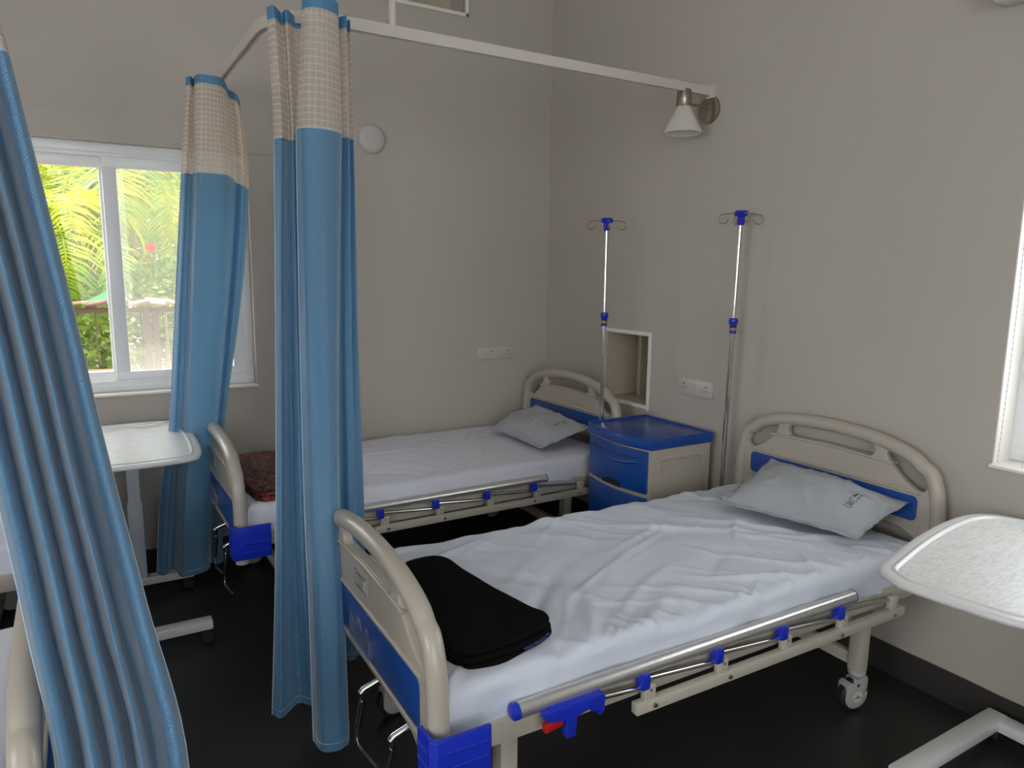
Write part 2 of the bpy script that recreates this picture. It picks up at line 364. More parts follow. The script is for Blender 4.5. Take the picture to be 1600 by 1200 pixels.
# niche: back panel, casing
struct(MB().box((0.24, -0.814, 1.0), (0.02, 0.38, 0.42)).build('trim_2', niche_m, smooth=False))
nb = MB()
for c, d in (((0.12, NY1-.003, 1.0), (.22, .006, .4)), ((0.12, NY0+.003, 1.0), (.22, .006, .4)), ((0.12, -.814, NZ0+.01), (.22, .37, .02)), ((0.12, -.814, NZ1-.003), (.22, .37, .006)), ((0.20, -.735, 1.0), (.07, .02, .4))): nb.box(c, d)
struct(nb.build('trim_3', niche_m, smooth=False))
nf = MB()
for c, d in (((-.004, -.814, NZ1+.01), (.012, .40, .02)), ((-.004, NY0-.008, 1.0), (.012, .016, .42)), ((-.004, NY1+.008, 1.0), (.012, .016, .42)), ((-.006, -.814, NZ0+.01), (.02, .37, .02))): nf.box(c, d, .002)
struct(nf.build('trim_4', plaster, smooth=False))
# vent opening high on the back wall
vf = MB()
for c, d in (((-.87, -.004, 2.985), (.56, .03, .02)), ((-.60, -.004, 3.17), (.02, .03, .39)), ((-1.14, -.004, 3.17), (.02, .03, .39)), ((-.87, -.004, 3.36), (.56, .03, .02))): vf.box(c, d, .003)
struct(vf.build('trim_5', plaster, smooth=False))
struct(MB().box((-.87, .19, 3.17), (.52, .02, .36)).build('trim_6', niche_m, smooth=False))

# ------------------------------------------------------------ back window (sliding, white upvc)
def frame_rect(x0, x1, z0, z1, y, w, d, b=.004):
    m = MB()
    m.box(((x0+x1)/2, y, z0+w/2), (x1-x0, d, w), b); m.box(((x0+x1)/2, y, z1-w/2), (x1-x0, d, w), b)
    m.box((x0+w/2, y, (z0+z1)/2), (w, d-.002, z1-z0-2*w+.004), b); m.box((x1-w/2, y, (z0+z1)/2), (w, d-.002, z1-z0-2*w+.004), b); return m
win = struct(bpy.data.objects.new('window_1', None)); COL.objects.link(win)
fo = frame_rect(WX0, WX1, WZ0+.012, WZ1, .105, .045, .10)
fo.box(((WX0+WX1)/2, .06, WZ1-.052), (WX1-WX0-.08, .02, .016), .003); fo.box(((WX0+WX1)/2, .055, WZ0+.06), (WX1-WX0-.08, .014, .014), .003)
fo.build('window_frame', upvc, win)
frame_rect(-2.495, -1.885, .965, 2.065, .078, .062, .036).build('window_sash', upvc, win)
frame_rect(-3.05, -2.445, .965, 2.065, .122, .062, .036).build('window_sash', upvc, win)
MB().box((-2.19, .078, 1.515), (.49, .005, .98)).build('window_pane', glass_m, win, False)
MB().box((-2.748, .122, 1.515), (.485, .005, .98)).build('window_pane', glass_m, win, False)
MB().box((-2.19, .150, 1.515), (.56, .002, 1.06)).build('insect_screen', screen_m, win, False)
MB().box((-1.93, .052, 1.5), (.012, .006, .25), .002).build('window_handle', plaster, win)
struct(MB().box(((WX0+WX1)/2, .02, WZ0+.006), (WX1-WX0, .11, .012), .003).build('trim_7', plaster, smooth=False))
struct(MB().box((-2.46, .44, 2.42), (2.2, .44, .08)).build('trim_8', plaster, smooth=False))       # unseen slab added outside to keep direct sun out of the window

# ------------------------------------------------------------ head wall window with a roller blind chain
win2 = struct(bpy.data.objects.new('window_2', None)); COL.objects.link(win2)
def frame_rect_x(y0, y1, z0, z1, x, w, d, b=.004):
    m = MB()
    m.box((x, (y0+y1)/2, z0+w/2), (d, y1-y0, w), b); m.box((x, (y0+y1)/2, z1-w/2), (d, y1-y0, w), b)
    m.box((x, y0+w/2, (z0+z1)/2), (d-.002, w, z1-z0-2*w+.004), b); m.box((x, y1-w/2, (z0+z1)/2), (d-.002, w, z1-z0-2*w+.004), b); return m
frame_rect_x(HY0, HY1, HZ0+.01, HZ1, .15, .05, .08).build('window_frame', upvc, win2)
frame_rect_x(-3.42, HY1-.05, .96, 2.15, .13, .055, .03).build('window_sash', upvc, win2)
frame_rect_x(HY0+.05, -3.37, .96, 2.15, .165, .055, .03).build('window_sash', upvc, win2)
MB().box((.13, -3.1, 1.555), (.005, .58, 1.09)).build('window_pane', glass_m, win2, False)
MB().box((.165, -3.68, 1.555), (.005, .58, 1.09)).build('window_pane', glass_m, win2, False)
rv = MB(); rv.box((.06, HY1-.002, (HZ0+HZ1)/2), (.12, .004, HZ1-HZ0)); rv.box((.05, (HY0+HY1)/2, HZ0+.005), (.15, HY1-HY0, .01), .002)
struct(rv.build('trim_9', plaster, smooth=False))
MB().box((.085, (HY0+HY1)/2, 2.08), (.002, HY1-HY0-.03, .22)).build('roller_blind', blind_m, win2, False)
ch = thing('blind_chain', 'white beaded roller blind chain hanging in a loop at the bright right-hand window', 'blind chain', (-.012, -2.76, 2.12))
cm = MB(); loop = []
for k in range(60): loop.append((-.004+.03*(k/59), .008-.01*math.sin(k/59*PI), -k/59*1.20))
for k in range(1, 16):
    a = PI*k/16; loop.append((.026-.002*k/16, -.002-.034*(1-math.cos(a)), -1.20-.045*math.sin(a)))
for k in range(60): loop.append((.022, -.07-.01*math.sin(k/59*PI), -1.20+k/59*1.20))
for i in range(0, len(loop), 1):
    t = bmesh.new(); bmesh.ops.create_icosphere(t, subdivisions=1, radius=.0028); cm._add(t, TR(*loop[i]))
# beads sit on a fine cord, so the loop reads as one chain
cm.tube(loop, .0009, 6); cm.build('bead_cord', plate_m, ch)
MB().box((.01, -.035, .012), (.03, .09, .024), .004).build('chain_winder', plate_m, ch)

bx_ = MB(); bx_.box((-.05, -3.36, 2.47), (.10, 1.46, .15), .008)
tag(bx_.build('blind_box', plaster), 'cream box over the right-hand window, only its tip in the top right corner', 'blind box')
# ------------------------------------------------------------ beds
PROF = [(0, 0), (.08, -.002), (.16, -.007), (.24, -.018), (.31, -.034), (.37, -.056), (.41, -.08), (.44, -.11), (.462, -.155), (.474, -.21), (.48, -.28), (.482, -.36)]
def topz(v):
    v = abs(v)
    for (a, za), (b, zb) in zip(PROF, PROF[1:]):
        if v <= b: return za+(zb-za)*(v-a)/(b-a)
    return -.4
def board(parent, x, P, zb, pz0, pz1, name, foot):
    """moulded end board: arched tube rim, inner plate with grip holes, blue inset; P = top height, zb = bottom of legs"""
    root = MB()
    half = [(v-(.026 if v > .4 else .026*v/.4*0.6), P+z-(.026 if v < .42 else .012)) for v, z in PROF]
    path = [(-a, b) for a, b in reversed(half)][:-1]+half
    path = [(-half[-1][0], zb)]+path+[(half[-1][0], zb)]
    pts = catmull([(x, v, z) for v, z in path], 4)
    root.tube(pts, .0265, 16)
    # thin inner plate
    lo = P-.40 if foot else P-.40
    out = [(-v, P+z-.02) for v, z in reversed(PROF)][:-1]+[(v, P+z-.02) for v, z in PROF]
    out = [(v*.975, z) for v, z in out]
    out = [(-.468, zb+.02)]+out+[(.468, zb+.02)]
    # bottom edge with quarter-round haunches into the legs
    bz = pz0-.035
    hn = [(.42, zb+.02), (.405, bz-.07), (.38, bz-.03), (.33, bz-.006), (.28, bz)]
    out = out+hn+[(-a, b) for a, b in reversed(hn)]
    holes = []
    sl = []                                                # long grip slot follows the arch
    for k in range(17):
        v = -.175+.35*k/16; sl.append((v, P+topz(v)-.048))
    sr = []
    for k in range(9):
        a = PI/2-PI*k/8; sr.append((.175+.026*math.cos(a), P+topz(.175)-.074+.026*math.sin(a)))
    lowr = [(v, P+topz(v)-.100) for v in [.175-.35*k/16 for k in range(17)]]
    srl = [(-.175-.026*math.cos(PI/2-PI*k/8), P+topz(.175)-.074-.026*math.sin(PI/2-PI*k/8)) for k in range(9)]
    holes.append((sl+sr[1:-1]+lowr+srl[1:-1])[::-1])
    for s in (-1, 1):                                      # rounded end holes
        c = [(.262, -.062), (.30, -.062), (.34, -.078), (.375, -.10), (.405, -.135), (.415, -.165), (.405, -.19), (.375, -.195), (.33, -.172), (.285, -.135), (.255, -.10), (.25, -.078)]
        r = catmull([(a, b, 0) for a, b in c+[c[0]]], 3)[:-1]
        holes.append([(s*p.x, P+p.y) for p in (r if s < 0 else r[::-1])])
    bm = holed_plate(out, holes, .030, .007)
    root._add(bm, TR(x, 0, 0) @ YZX)
    # raised ridge line above the blue inset
    for s in (-1, 1):
        xo = x+s*.0155
        root.tube([(xo, -.40, pz1+.014), (xo, .40, pz1+.014)], .006, 8); root.tube([(xo, -.40, pz0-.012), (xo, .40, pz0-.012)], .006, 8)
        root.tube([(xo, -.28, P-.118), (xo, -.2, P-.113), (xo, 0, P-.106), (xo, .2, P-.113), (xo, .28, P-.118)], .0055, 8)
    b = root.build(name, abs_m, parent, angle=50)
    pn = MB()
    for s in (-1, 1):
        w = .385; r = .02; o = []
        for cx, cy, a0 in ((w-r, pz1-r, 0), (-w+r, pz1-r, 90), (-w+r, pz0+r, 180), (w-r, pz0+r, 270)):
            for k in range(5): a = math.radians(a0+22.5*k); o.append((cx+r*math.cos(a), cy+r*math.sin(a)))
        pn.prism(o, .004, TR(x+s*.0165, 0, 0) @ YZX, .001)
    pn.build('blue_inset', blue_m, b)
    return b
L_BED = 1.945
def caster_parts(parent, x, y, name='caster', yaw=0.0):
    e = MB(); M = TR(x, y, 0) @ RZ(yaw)
    e.lathe([(0, .155), (.026, .155), (.03, .150), (.03, .138), (.022, .13), (.0, .13)], M, 20)
    out = [(-.060, .110), (-.045, .118), (-.030, .112), (-.022, .126), (.030, .130), (.036, .120), (.036, .082), (.022, .066)]
    for k in range(13): a = math.radians(10-k*15.5); out.append((-.012+.050*math.cos(a), .062+.050*math.sin(a)))
    e.prism(out, .046, M @ XZY, .006)
    c = e.build(name, grey_wheel, parent)
    MB().lathe([(0, -.017), (.056, -.017), (.062, -.010), (.062, .010), (.056, .017), (0, .017)], M @ TR(-.012, 0, .0625) @ RX(PI/2), 28).build('tyre', black_rub, c)
    MB().lathe([(0, -.001), (.006, -.001), (.006, .001), (0, .001)], M @ TR(-.012, -.0235, .103) @ RX(PI/2), 16).build('brake_dot', blue_m, c)
    rb = MB(); rb.lathe([(0, -.0006), (.021, -.0006), (.021, .0006), (0, .0006)], M @ TR(-.012, -.0237, .060) @ RX(PI/2), 24)
    rb.build('wheel_disc', label_m, c)
    bar = MB(); bar.box((0, 0, 0), (.030, .001, .0025)); bar.box((0, 0, .007), (.008, .001, .004))
    bmesh.ops.transform(bar.bm, matrix=M @ TR(-.012, -.0248, .056), verts=bar.bm.verts); bar.build('wheel_mark', ink_m, c)
    return c
def make_bed(label, loc, rz, sticker=True):
    """local axes: +x towards the head, y across; origin on the floor under the head board"""
    root = thing('hospital_bed', label, 'hospital bed', loc, rz)
    L = L_BED
    board(root, 0, .965, .40, .655, .748, 'headboard', False)
    fb = board(root, -L, .842, .36, .475, .600, 'footboard', True)
    fr = MB()
    for s in (-1, 1): fr.box((-L/2, s*.430, .445), (L-.06, .030, .065), .004)
    for xx in (-L+.12, -1.25, -.62, -.12): fr.box((xx, 0, .435), (.04, .84, .04), .003)
    for xx in (-1.75, -1.6, -1.45, -1.1, -.95, -.8, -.45, -.3): fr.box((xx, 0, .474), (.07, .84, .012), .003)
    fr.build('bed_frame', frame_m, root)
    for xx in (-L+.215, -.285):
        for s in (-1, 1): MB().box((xx, s*.385, .28), (.05, .05, .265), .006).build('leg', frame_m, root)
        MB().box((xx, 0, .185), (.03, .74, .045), .004).build('stretcher', frame_m, root)
        for s in (-1, 1): caster_parts(root, xx, s*.385, yaw=.15*s)
    for s in (-1, 1):                                     # blue corner buffers at the foot
        bf = MB(); o = [(-.045, .035), (-.045, -.03), (-.030, -.045), (.10, -.045), (.105, -.040), (.105, -.030), (-.022, -.030), (-.032, -.02), (-.032, .035)]
        o2 = [(a, b*-s if s > 0 else b) for a, b in o]
        bf.prism([(a, b) for a, b in o2], .135, TR(-L, s*.476, .462), .003)
        for k in range(3):
            z = .425+k*.037
            bf.tube([(-L-.012, s*.522, z), (-L+.095, s*.522, z)], .0035, 8); bf.tube([(-L-.046, s*.500, z), (-L-.046, s*.448, z)], .0035, 8)
        bf.build('corner_buffer', bump_m, root)
    # crank handles folded under the foot board
    for yy in (.02, -.22):
        ck = MB(); ck.tube([(-L+.10, yy, .40), (-L-.02, yy, .36), (-L-.03, yy, .35)], .010, 10)
        ck.tube(catmull([(-L-.02, yy, .35), (-L-.024, yy+.03, .27), (-L-.026, yy+.055, .185), (-L-.026, yy+.045, .165), (-L-.026, yy+.02, .16), (-L-.024, yy-.11, .185)], 4), .0055, 10)
        ck.tube([(-L-.021, yy+.012, .32), (-L-.025, yy+.045, .22)], .009, 10)
        ck.build('crank_handle', chrome, root)
    # folded side rail on the open side
    lr = MB(); lr.box((-.80, -.478, .402), (1.18, .026, .032), .003)
    for k in range(5): lr.box((-.80-.59+.05+.27*k, -.478+.004, .436), (.036, .022, .045), .003)
    rail = lr.build('rail_bracket_bar', frame_m, root)
    for xx in (-1.33, -1.05, -.55, -.27): MB().lathe([(0, 0), (.007, 0), (.006, .005), (0, .006)], TR(xx, -.491, .402) @ RX(PI/2), 12).build('bolt', nickel, rail)
    for k in range(5): MB().lathe([(0, 0), (.004, 0), (.003, .003), (0, .003)], TR(-.80-.59+.05+.27*k, -.485, .445) @ RX(PI/2), 10).build('bolt', nickel, rail)
    MB().tube(catmull([(-1.745, -.462, .500), (-1.60, -.462, .503), (-1.1, -.462, .503), (-.47, -.462, .503)], 6), .0205, 20).build('top_rail', alu, root)
    MB().lathe([(0, 0), (.021, 0), (.021, .014), (.016, .018), (0, .018)], TR(-1.74, -.462, .500) @ RY(-PI/2), 20).build('rail_end_cap', bump_m, root)
    MB().lathe([(0, 0), (.0209, 0), (.0209, .004), (0, .006)], TR(-.47, -.462, .503) @ RY(PI/2), 20).build('rail_end_cap', bump_m, root)
    for k in range(5):
        bx = -.80-.59+.05+.27*k; cx = bx-.275 if k else bx-.24
        MB().tube([(bx, -.470, .448), (cx, -.470, .472)], .0075, 10).build('rail_post', chrome, root)
        if k:
            MB().box((cx-.016, -.476, .474), (.028, .030, .044), .004).build('rail_joint', bump_m, root)
    # latch handle
    lt = MB(); lt.prism([(-.10, .030), (.0, .034), (.075, .034), (.08, .028), (.08, -.012), (.072, -.022), (.062, -.022), (.058, -.006), (.040, -.006), (.034, .004), (-.004, -.004), (-.008, -.055), (-.034, -.055), (-.034, -.006), (-.085, .004), (-.10, .016)], .026, TR(-1.585, -.488, .462) @ XZY, .003)
    lt.box((-1.60, -.474, .487), (.13, .03, .02), .003)
    lh = lt.build('rail_latch', bump_m, root)
    MB().box((-1.655, -.488, .452), (.055, .018, .026), .005, RY(-.15)).build('release_trigger', red_m, lh)
    if sticker:
        st = MB().box((-L-.0160, .035, .678), (.002, .10, .048)).build('rating_label', label_m, fb)
        tx = MB()
        tx.box((-L-.0174, .035, .693), (.0008, .075, .0035))
        for k in range(6): tx.box((-L-.0174, .045-.004*(k % 2), .686-.0055*k), (.0008, .060, .0010))
        for yy, zz, dy, dz in ((.035, .701, .10, .0015), (.035, .655, .10, .0015), (-.0145, .678, .0015, .048), (.0845, .678, .0015, .048)): tx.box((-L-.0174, yy, zz), (.0008, dy, dz))
        tx.build('label_print', ink_m, st)
    cd = MB(); o = [(-.085, -.055), (.085, -.055), (.085, .030), (.060, .034), (.052, .018), (.028, .010), (.022, .040), (-.010, .040), (-.022, .012), (-.048, .008), (-.060, .038), (-.085, .030)]
    cd.prism(o, .003, TR(-L-.030, .02, .540) @ YZX, .0008)
    for s in (-1, 1): cd.box((-L-.024, .02+s*.08, .52), (.014, .004, .05))
    cd.build('card_holder', acrylic_m, fb)
    return root
bed_near = make_bed('cream hospital bed in the foreground, with a black blanket at its foot', (-.046, -2.16, 0), math.radians(-1.0))
bed_far = copy_tree(bed_near)
bed_far.location = (-.195, -.535, 0); bed_far.rotation_euler = (0, 0, math.radians(.6)); bed_far['label'] = 'cream hospital bed along the window wall, red patterned blanket at its foot'
bed_left = copy_tree(bed_near); bed_left.location = (-2.765-L_BED, -2.14, 0); bed_left.rotation_euler = (0, 0, PI)
bed_left['label'] = 'hospital bed at the bottom left corner, its cream end board beside the slanting curtain'
bed_corner = copy_tree(bed_near); bed_corner.location = (-2.78-L_BED, -.56, 0); bed_corner.rotation_euler = (0, 0, PI)
bed_corner['label'] = 'hospital bed mostly hidden behind the slanting curtain, against the window wall'

# ------------------------------------------------------------ mattresses under fitted sheets
def ridge(p, s, o): return 1-abs(noise.noise(Vector((p[0]*s[0]+o, p[1]*s[1]-o, o*.37))))*2
def sheet_mesh(name, m, hx, hy, ztop, drop, seed, amp, parent, creases, rough=1.0, nx=190, ny=110):
    """a rounded box open below: top plus sides, with folds"""
    ex = hx+drop; ey = hy+drop; R = .032; vs = []
    def wrap(q, h):
        a = abs(q); s = 1 if q >= 0 else -1; f = h-R
        if a <= f: return q, 0.0, 0.0
        arc = R*PI/2
        if a <= f+arc: th = (a-f)/R; return s*(f+R*math.sin(th)), R*(1-math.cos(th)), math.sin(th)*s
        return s*h, R+(a-f-arc), float(s)
    for i in range(nx+1):
        for j in range(ny+1):
            x = -ex+2*ex*i/nx; y = -ey+2*ey*j/ny
            X, dx, nxx = wrap(x, hx); Y, dy, nyy = wrap(y, hy)
            d = max(dx, dy)+min(dx, dy)*.15; Z = ztop-min(d, drop*1.02)
            top = 1-min(1, d/.05); side = 1-top
            k = noise.noise(Vector((x*1.7+seed, y*2.6, seed)))*amp*.7
            w = noise.noise(Vector(((x+.7*y)*2.0, (y-.7*x)*9+seed, 1.7)))**3*amp*6.0+noise.noise(Vector(((x-.9*y)*1.6+seed, (y+.9*x)*7, 5.3)))**3*amp*5.0
            w += noise.noise(Vector((x*9+seed, y*9, 3.1)))*amp*.35*rough
            for (cx, cy, ang, ln, h, wd) in creases:
                u = (x-cx)*math.cos(ang)+(y-cy)*math.sin(ang); v = -(x-cx)*math.sin(ang)+(y-cy)*math.cos(ang)+.02*math.sin(u*6+cx*9)
                if abs(u) < ln: w += h*1.7*math.exp(-(v/wd)**2)*(1-(u/ln)**2)
            edge = math.exp(-((abs(y)-hy+.01)/.07)**2)
            pk = edge*noise.noise(Vector((x*17+y*5, seed, y*5)))*.007*rough
            Z += (k+w)*top+pk*top
            o = side*(noise.noise(Vector((x*11+seed, y*11, Z*8)))*.012*rough+noise.noise(Vector((x*4, y*4+seed, Z*9)))*.007)
            sag = .5+.5*noise.noise(Vector((x*2.5, y*2.5, seed+9)))
            if d >= drop*.9: Z -= 0.012*sag
            vs.append((X+nxx*o, Y+nyy*o, Z))
    fs = [(i*(ny+1)+j, (i+1)*(ny+1)+j, (i+1)*(ny+1)+j+1, i*(ny+1)+j+1) for i in range(nx) for j in range(ny)]
    me = bpy.data.meshes.new(name); me.from_pydata(vs, [], fs)
    return link(name, me, m, parent, angle=180)
def make_mattress(label, bed, sheet_mat, seed, amp, creases, rough=1.0, dz=0.0, hires=True):
    rn = random.Random(int(seed*10)); creases = creases+[(rn.uniform(-.85, .85), rn.uniform(-.4, .4), rn.choice((-.75, -.6, .5, .9, -1.1))+rn.uniform(-.2, .2), rn.uniform(.08, .30), amp*rn.uniform(.25, .7), rn.uniform(.006, .013)) for _ in range(34)]
    creases += [(rn.uniform(-.9, .9), -.40+rn.uniform(-.02, .03), rn.choice((.7, 1.1, 1.9, 2.3)), rn.uniform(.05, .11), amp*rn.uniform(.4, .9), rn.uniform(.006, .010)) for _ in range(int(26*rough))]
    L = L_BED; c = bed.matrix_basis @ Vector((-L/2, 0, 0))
    t = thing('mattress', label, 'mattress', (c.x, c.y, .480), bed.rotation_euler.z)
    MB().box((0, 0, .045), (L-.085, .855, .085), .02, seg=3).build('foam_core', core_m, t)
    sheet_mesh('fitted_sheet', sheet_mat, (L-.06)/2, .442, .108+dz, .112, seed, amp, t, creases, rough, *((210, 120) if hires else (90, 50)))
    return t
for b in (bed_near, bed_far, bed_left, bed_corner): b.matrix_basis = Matrix.LocRotScale(b.location, b.rotation_euler, None)
cre = [(.25, .15, -.75, .45, .006, .018), (.05, .28, -.6, .30, .005, .012), (.55, -.05, -.9, .40, .007, .02), (-.2, -.25, .5, .3, .005, .02), (-.45, -.30, .9, .22, .006, .02), (-.62, .30, .4, .2, .007, .02),
       (.2, -.33, -.5, .25, .006, .015), (.0, -.36, -.7, .2, .006, .012), (.45, -.34, .8, .2, .006, .014), (-.75, -.15, -.7, .2, .006, .015), (-.8, .36, .3, .2, .008, .02), (.62, -.2, -.55, .28, .007, .022)]
mat_near = make_mattress('mattress with wrinkled pale blue fitted sheet on the foreground bed', bed_near, sheet_blue, 3.3, .0065, cre)
mat_far = make_mattress('mattress with smooth white fitted sheet on the bed along the window wall', bed_far, sheet_white, 8.1, .0030, [(-.1, .1, .1, .4, .004, .012), (.4, .2, .9, .15, .004, .012), (-.3, -.2, .15, .3, .003, .014)], .5)
make_mattress('mattress with white sheet at the bottom left corner of the photo', bed_left, sheet_white, 5.2, .003, [], .6, hires=False)
make_mattress('mattress on the bed half hidden behind the slanting curtain at the left edge', bed_corner, sheet_white, 6.2, .003, [], .6, hires=False)

# ------------------------------------------------------------ pillows
def make_pillow(label, c, H_, parent_mat, seed, logo):
    """c = four corners (near-left, far-left, far-right, near-right) in world space"""
    P = [Vector(p) for p in c]; cen = sum(P, Vector())/4
    t = thing('pillow', label, 'pillow', cen)
    P = [p-cen for p in P]
    n = ((P[3]-P[0]).cross(P[1]-P[0])).normalized()
    if n.z < 0: n = -n
    N_ = 60; vs = []; idx = {}
    def pos(u, v, side):
        a, b = (u+1)/2, (v+1)/2
        q = P[0].lerp(P[3], a).lerp(P[1].lerp(P[2], a), b)
        # pinch edges inwards a little between corners
        mid = P[0].lerp(P[3], .5).lerp(P[1].lerp(P[2], .5), .5)
        q = q.lerp(mid, .050*(1-u*u)*abs(v)**3+.045*(1-v*v)*abs(u)**3)
        uu = min(1, abs(u)/.905); vv = min(1, abs(v)/.86)
        h = ((1-uu**2.6)**.55)*((1-vv**2.6)**.55)
        wr = noise.noise(Vector((u*2.2+seed, v*2.4, side*3.0)))*.010+(ridge((u+v*.4, v), (3.0, 1.2), seed)**5)*.007*min(1, h*2)+noise.noise(Vector((u*7+seed, v*7, side)))*.003
        fl = noise.noise(Vector((u*4+seed*2, v*4, 1.0)))*.008*(1-min(1, h*3))
        off = (H_*h+wr*min(1, h*3)) if side > 0 else (-H_*.42*h)
        return q+n*(off+fl)
    for side in (1, -1):
        for i in range(N_+1):
            for j in range(N_+1):
                if side < 0 and (i in (0, N_) or j in (0, N_)): idx[(side, i, j)] = idx[(1, i, j)]; continue
                idx[(side, i, j)] = len(vs); vs.append(pos(-1+2*i/N_, -1+2*j/N_, side))
    fs = []
    for side in (1, -1):
        for i in range(N_):
            for j in range(N_):
                f = [idx[(side, i, j)], idx[(side, i+1, j)], idx[(side, i+1, j+1)], idx[(side, i, j+1)]]
                fs.append(f if side > 0 else f[::-1])
    me = bpy.data.meshes.new('pillowcase'); me.from_pydata(vs, [], fs); link('pillowcase', me, pillow_m, t, angle=180)
    # printed letters laid on the cloth: each stroke a thin ribbon following the surface
    pr = MB()
    def stroke(pts, w):
        q = []
        for (a, b) in pts:
            u = logo[0]-b*logo[3]; v = logo[1]+a*logo[2]; q.append(pos(u, v, 1)+n*.0012)
        for a, b in zip(q, q[1:]):
            d = (b-a); 
            if d.length < 1e-6: continue
            s = n.cross(d.normalized())*w; s *= .75; pr.faces([a-s, b-s, b+s, a+s], [(0, 1, 2, 3)])
    # U W C
    stroke([(0, 1), (0, .25), (.12, 0), (.38, 0), (.5, .25), (.5, 1)], .0016)
    stroke([(.62, 1), (.78, 0), (.95, .8), (1.12, 0), (1.28, 1)], .0015)
    stroke([(1.92, .85), (1.75, 1), (1.52, .9), (1.42, .5), (1.52, .1), (1.75, 0), (1.92, .15)], .0016)
    # two rows of small script to its right
    rnd = random.Random(7)
    stroke([(2.15, .92), (3.35, .92)], .0012)
    for k in range(7):
        x0 = 2.2+k*.165; stroke([(x0, .9), (x0, .60)], .0011); stroke([(x0, .60), (x0+.10, .62+.06*rnd.random()), (x0+.1, .78)], .0009)
    for k in range(9):
        x0 = 2.25+k*.15; stroke([(x0, .32), (x0, .06)], .0009); stroke([(x0, .2), (x0+.08, .3-.2*rnd.random())], .0008)
    pr.build('printed_mark', ink_m, t)
    return t
make_pillow('pale blue-white pillow printed UWC on the foreground bed', [(-.465, -1.955, .622), (-.105, -1.925, .755), (-.085, -2.53, .725), (-.335, -2.50, .622)], .082, None, 2.0, (.70, -.36, .155, .088))
make_pillow('white pillow printed UWC on the bed along the window wall', [(-.600, -.285, .615), (-.285, -.33, .735), (-.265, -.87, .70), (-.600, -.865, .615)], .078, None, 5.0, (.74, -.05, .14, .08))

# ------------------------------------------------------------ folded blankets
def layered_cloth(outline, z0, layers, lh, seed, soft=.012, inset=.004):
    """stack of soft rounded layers with one outline; returns list of bmesh MB per stack"""
    m = MB(); cx = sum(p[0] for p in outline)/len(outline); cy = sum(p[1] for p in outline)/len(outline)
    ring = catmull([(x, y, 0) for x, y in outline+[outline[0]]], 8)[:-1]; n = len(ring)
    for l in range(layers):
        prof = [(-.5, 0), (-.010, 0), (-.003, .12), (0, .35), (0, .65), (-.004, .88), (-.014, 1.0), (-.03, 1.03), (-.07, 1.04), (-.12, 1.04), (-.17, 1.04), (-.22, 1.04), (-.27, 1.04), (-.5, 1.04)]
        rows = []
        sh = noise.noise(Vector((seed, l*1.7, 0)))*.012
        for off, h in prof:
            r = []
            for k, p in enumerate(ring):
                d = Vector((p.x-cx, p.y-cy, 0)); ln = d.length; d.normalize()
                wob = noise.noise(Vector((p.x*7+l*3, p.y*7, seed)))*.012+sh-inset*l*(1 if l == layers-1 else .3)
                rad = max(0.0, ln+wob+max(off, -ln))if off > -.5 else 0.0
                q = Vector((cx, cy, 0))+d*rad
                z = z0+lh*(l+h)+noise.noise(Vector((q.x*5, q.y*5, seed+1)))*.005+noise.noise(Vector((q.x*14, q.y*14, l+seed)))*.003
                r.append((q.x, q.y, z))
            rows.append(r)
        vs = [p for r in rows for p in r]
        fs = [(a*n+k, a*n+(k+1) % n, (a+1)*n+(k+1) % n, (a+1)*n+k) for a in range(len(rows)-1) for k in range(n)]
        m.faces(vs, fs)
    bmesh.ops.remove_doubles(m.bm, verts=m.bm.verts, dist=1e-5)
    return m
bo = [(-1.83, -1.93), (-1.76, -1.905), (-1.68, -1.93), (-1.66, -2.05), (-1.64, -2.20), (-1.615, -2.37), (-1.60, -2.44), (-1.635, -2.485), (-1.74, -2.515), (-1.86, -2.52), (-1.90, -2.49), (-1.915, -2.38), (-1.90, -2.15), (-1.87, -1.98)]
bb = layered_cloth(bo, .586, 3, .0165, 2.0); bk = bb.build('folded_blanket', blk_m, angle=180)
tag(bk, 'thick black blanket folded flat at the foot of the foreground bed', 'blanket')
ln = MB(); 
for (x, y) in ((-1.665, -2.496), (-1.69, -2.503), (-1.645, -2.480), (-1.715, -2.512)):
    t = bmesh.new(); bmesh.ops.create_uvsphere(t, u_segments=12, v_segments=8, radius=1); bmesh.ops.scale(t, vec=(.016, .008, .005), verts=t.verts); ln._add(t, TR(x, y, .604))
ln.build('navy_lining', mat('navy_lining', (0.012, 0.018, 0.085), .7), bk)
ro = [(-2.055, -.27), (-1.95, -.255), (-1.80, -.26), (-1.66, -.27), (-1.64, -.5), (-1.65, -.75), (-1.66, -.93), (-1.80, -.945), (-1.95, -.95), (-2.03, -.95), (-2.065, -.90), (-2.07, -.6)]
rb = layered_cloth(ro, .586, 3, .014, 5.0); rd = rb.build('patterned_blanket', redcloth_m, angle=180)
tag(rd, 'dark red and brown patterned blanket folded on the bed along the window wall', 'blanket')
bd = MB(); bd.tube([(-2.055, -.925, .598), (-2.03, -.962, .598), (-1.95, -.966, .600), (-1.80, -.960, .598), (-1.67, -.948, .600)], .0105, 10)
bd.tube([(-2.055, -.925, .614), (-2.03, -.960, .614), (-1.95, -.962, .616), (-1.80, -.957, .614), (-1.67, -.944, .616)], .0085, 10)
bd.build('orange_border', redband_m, rd)

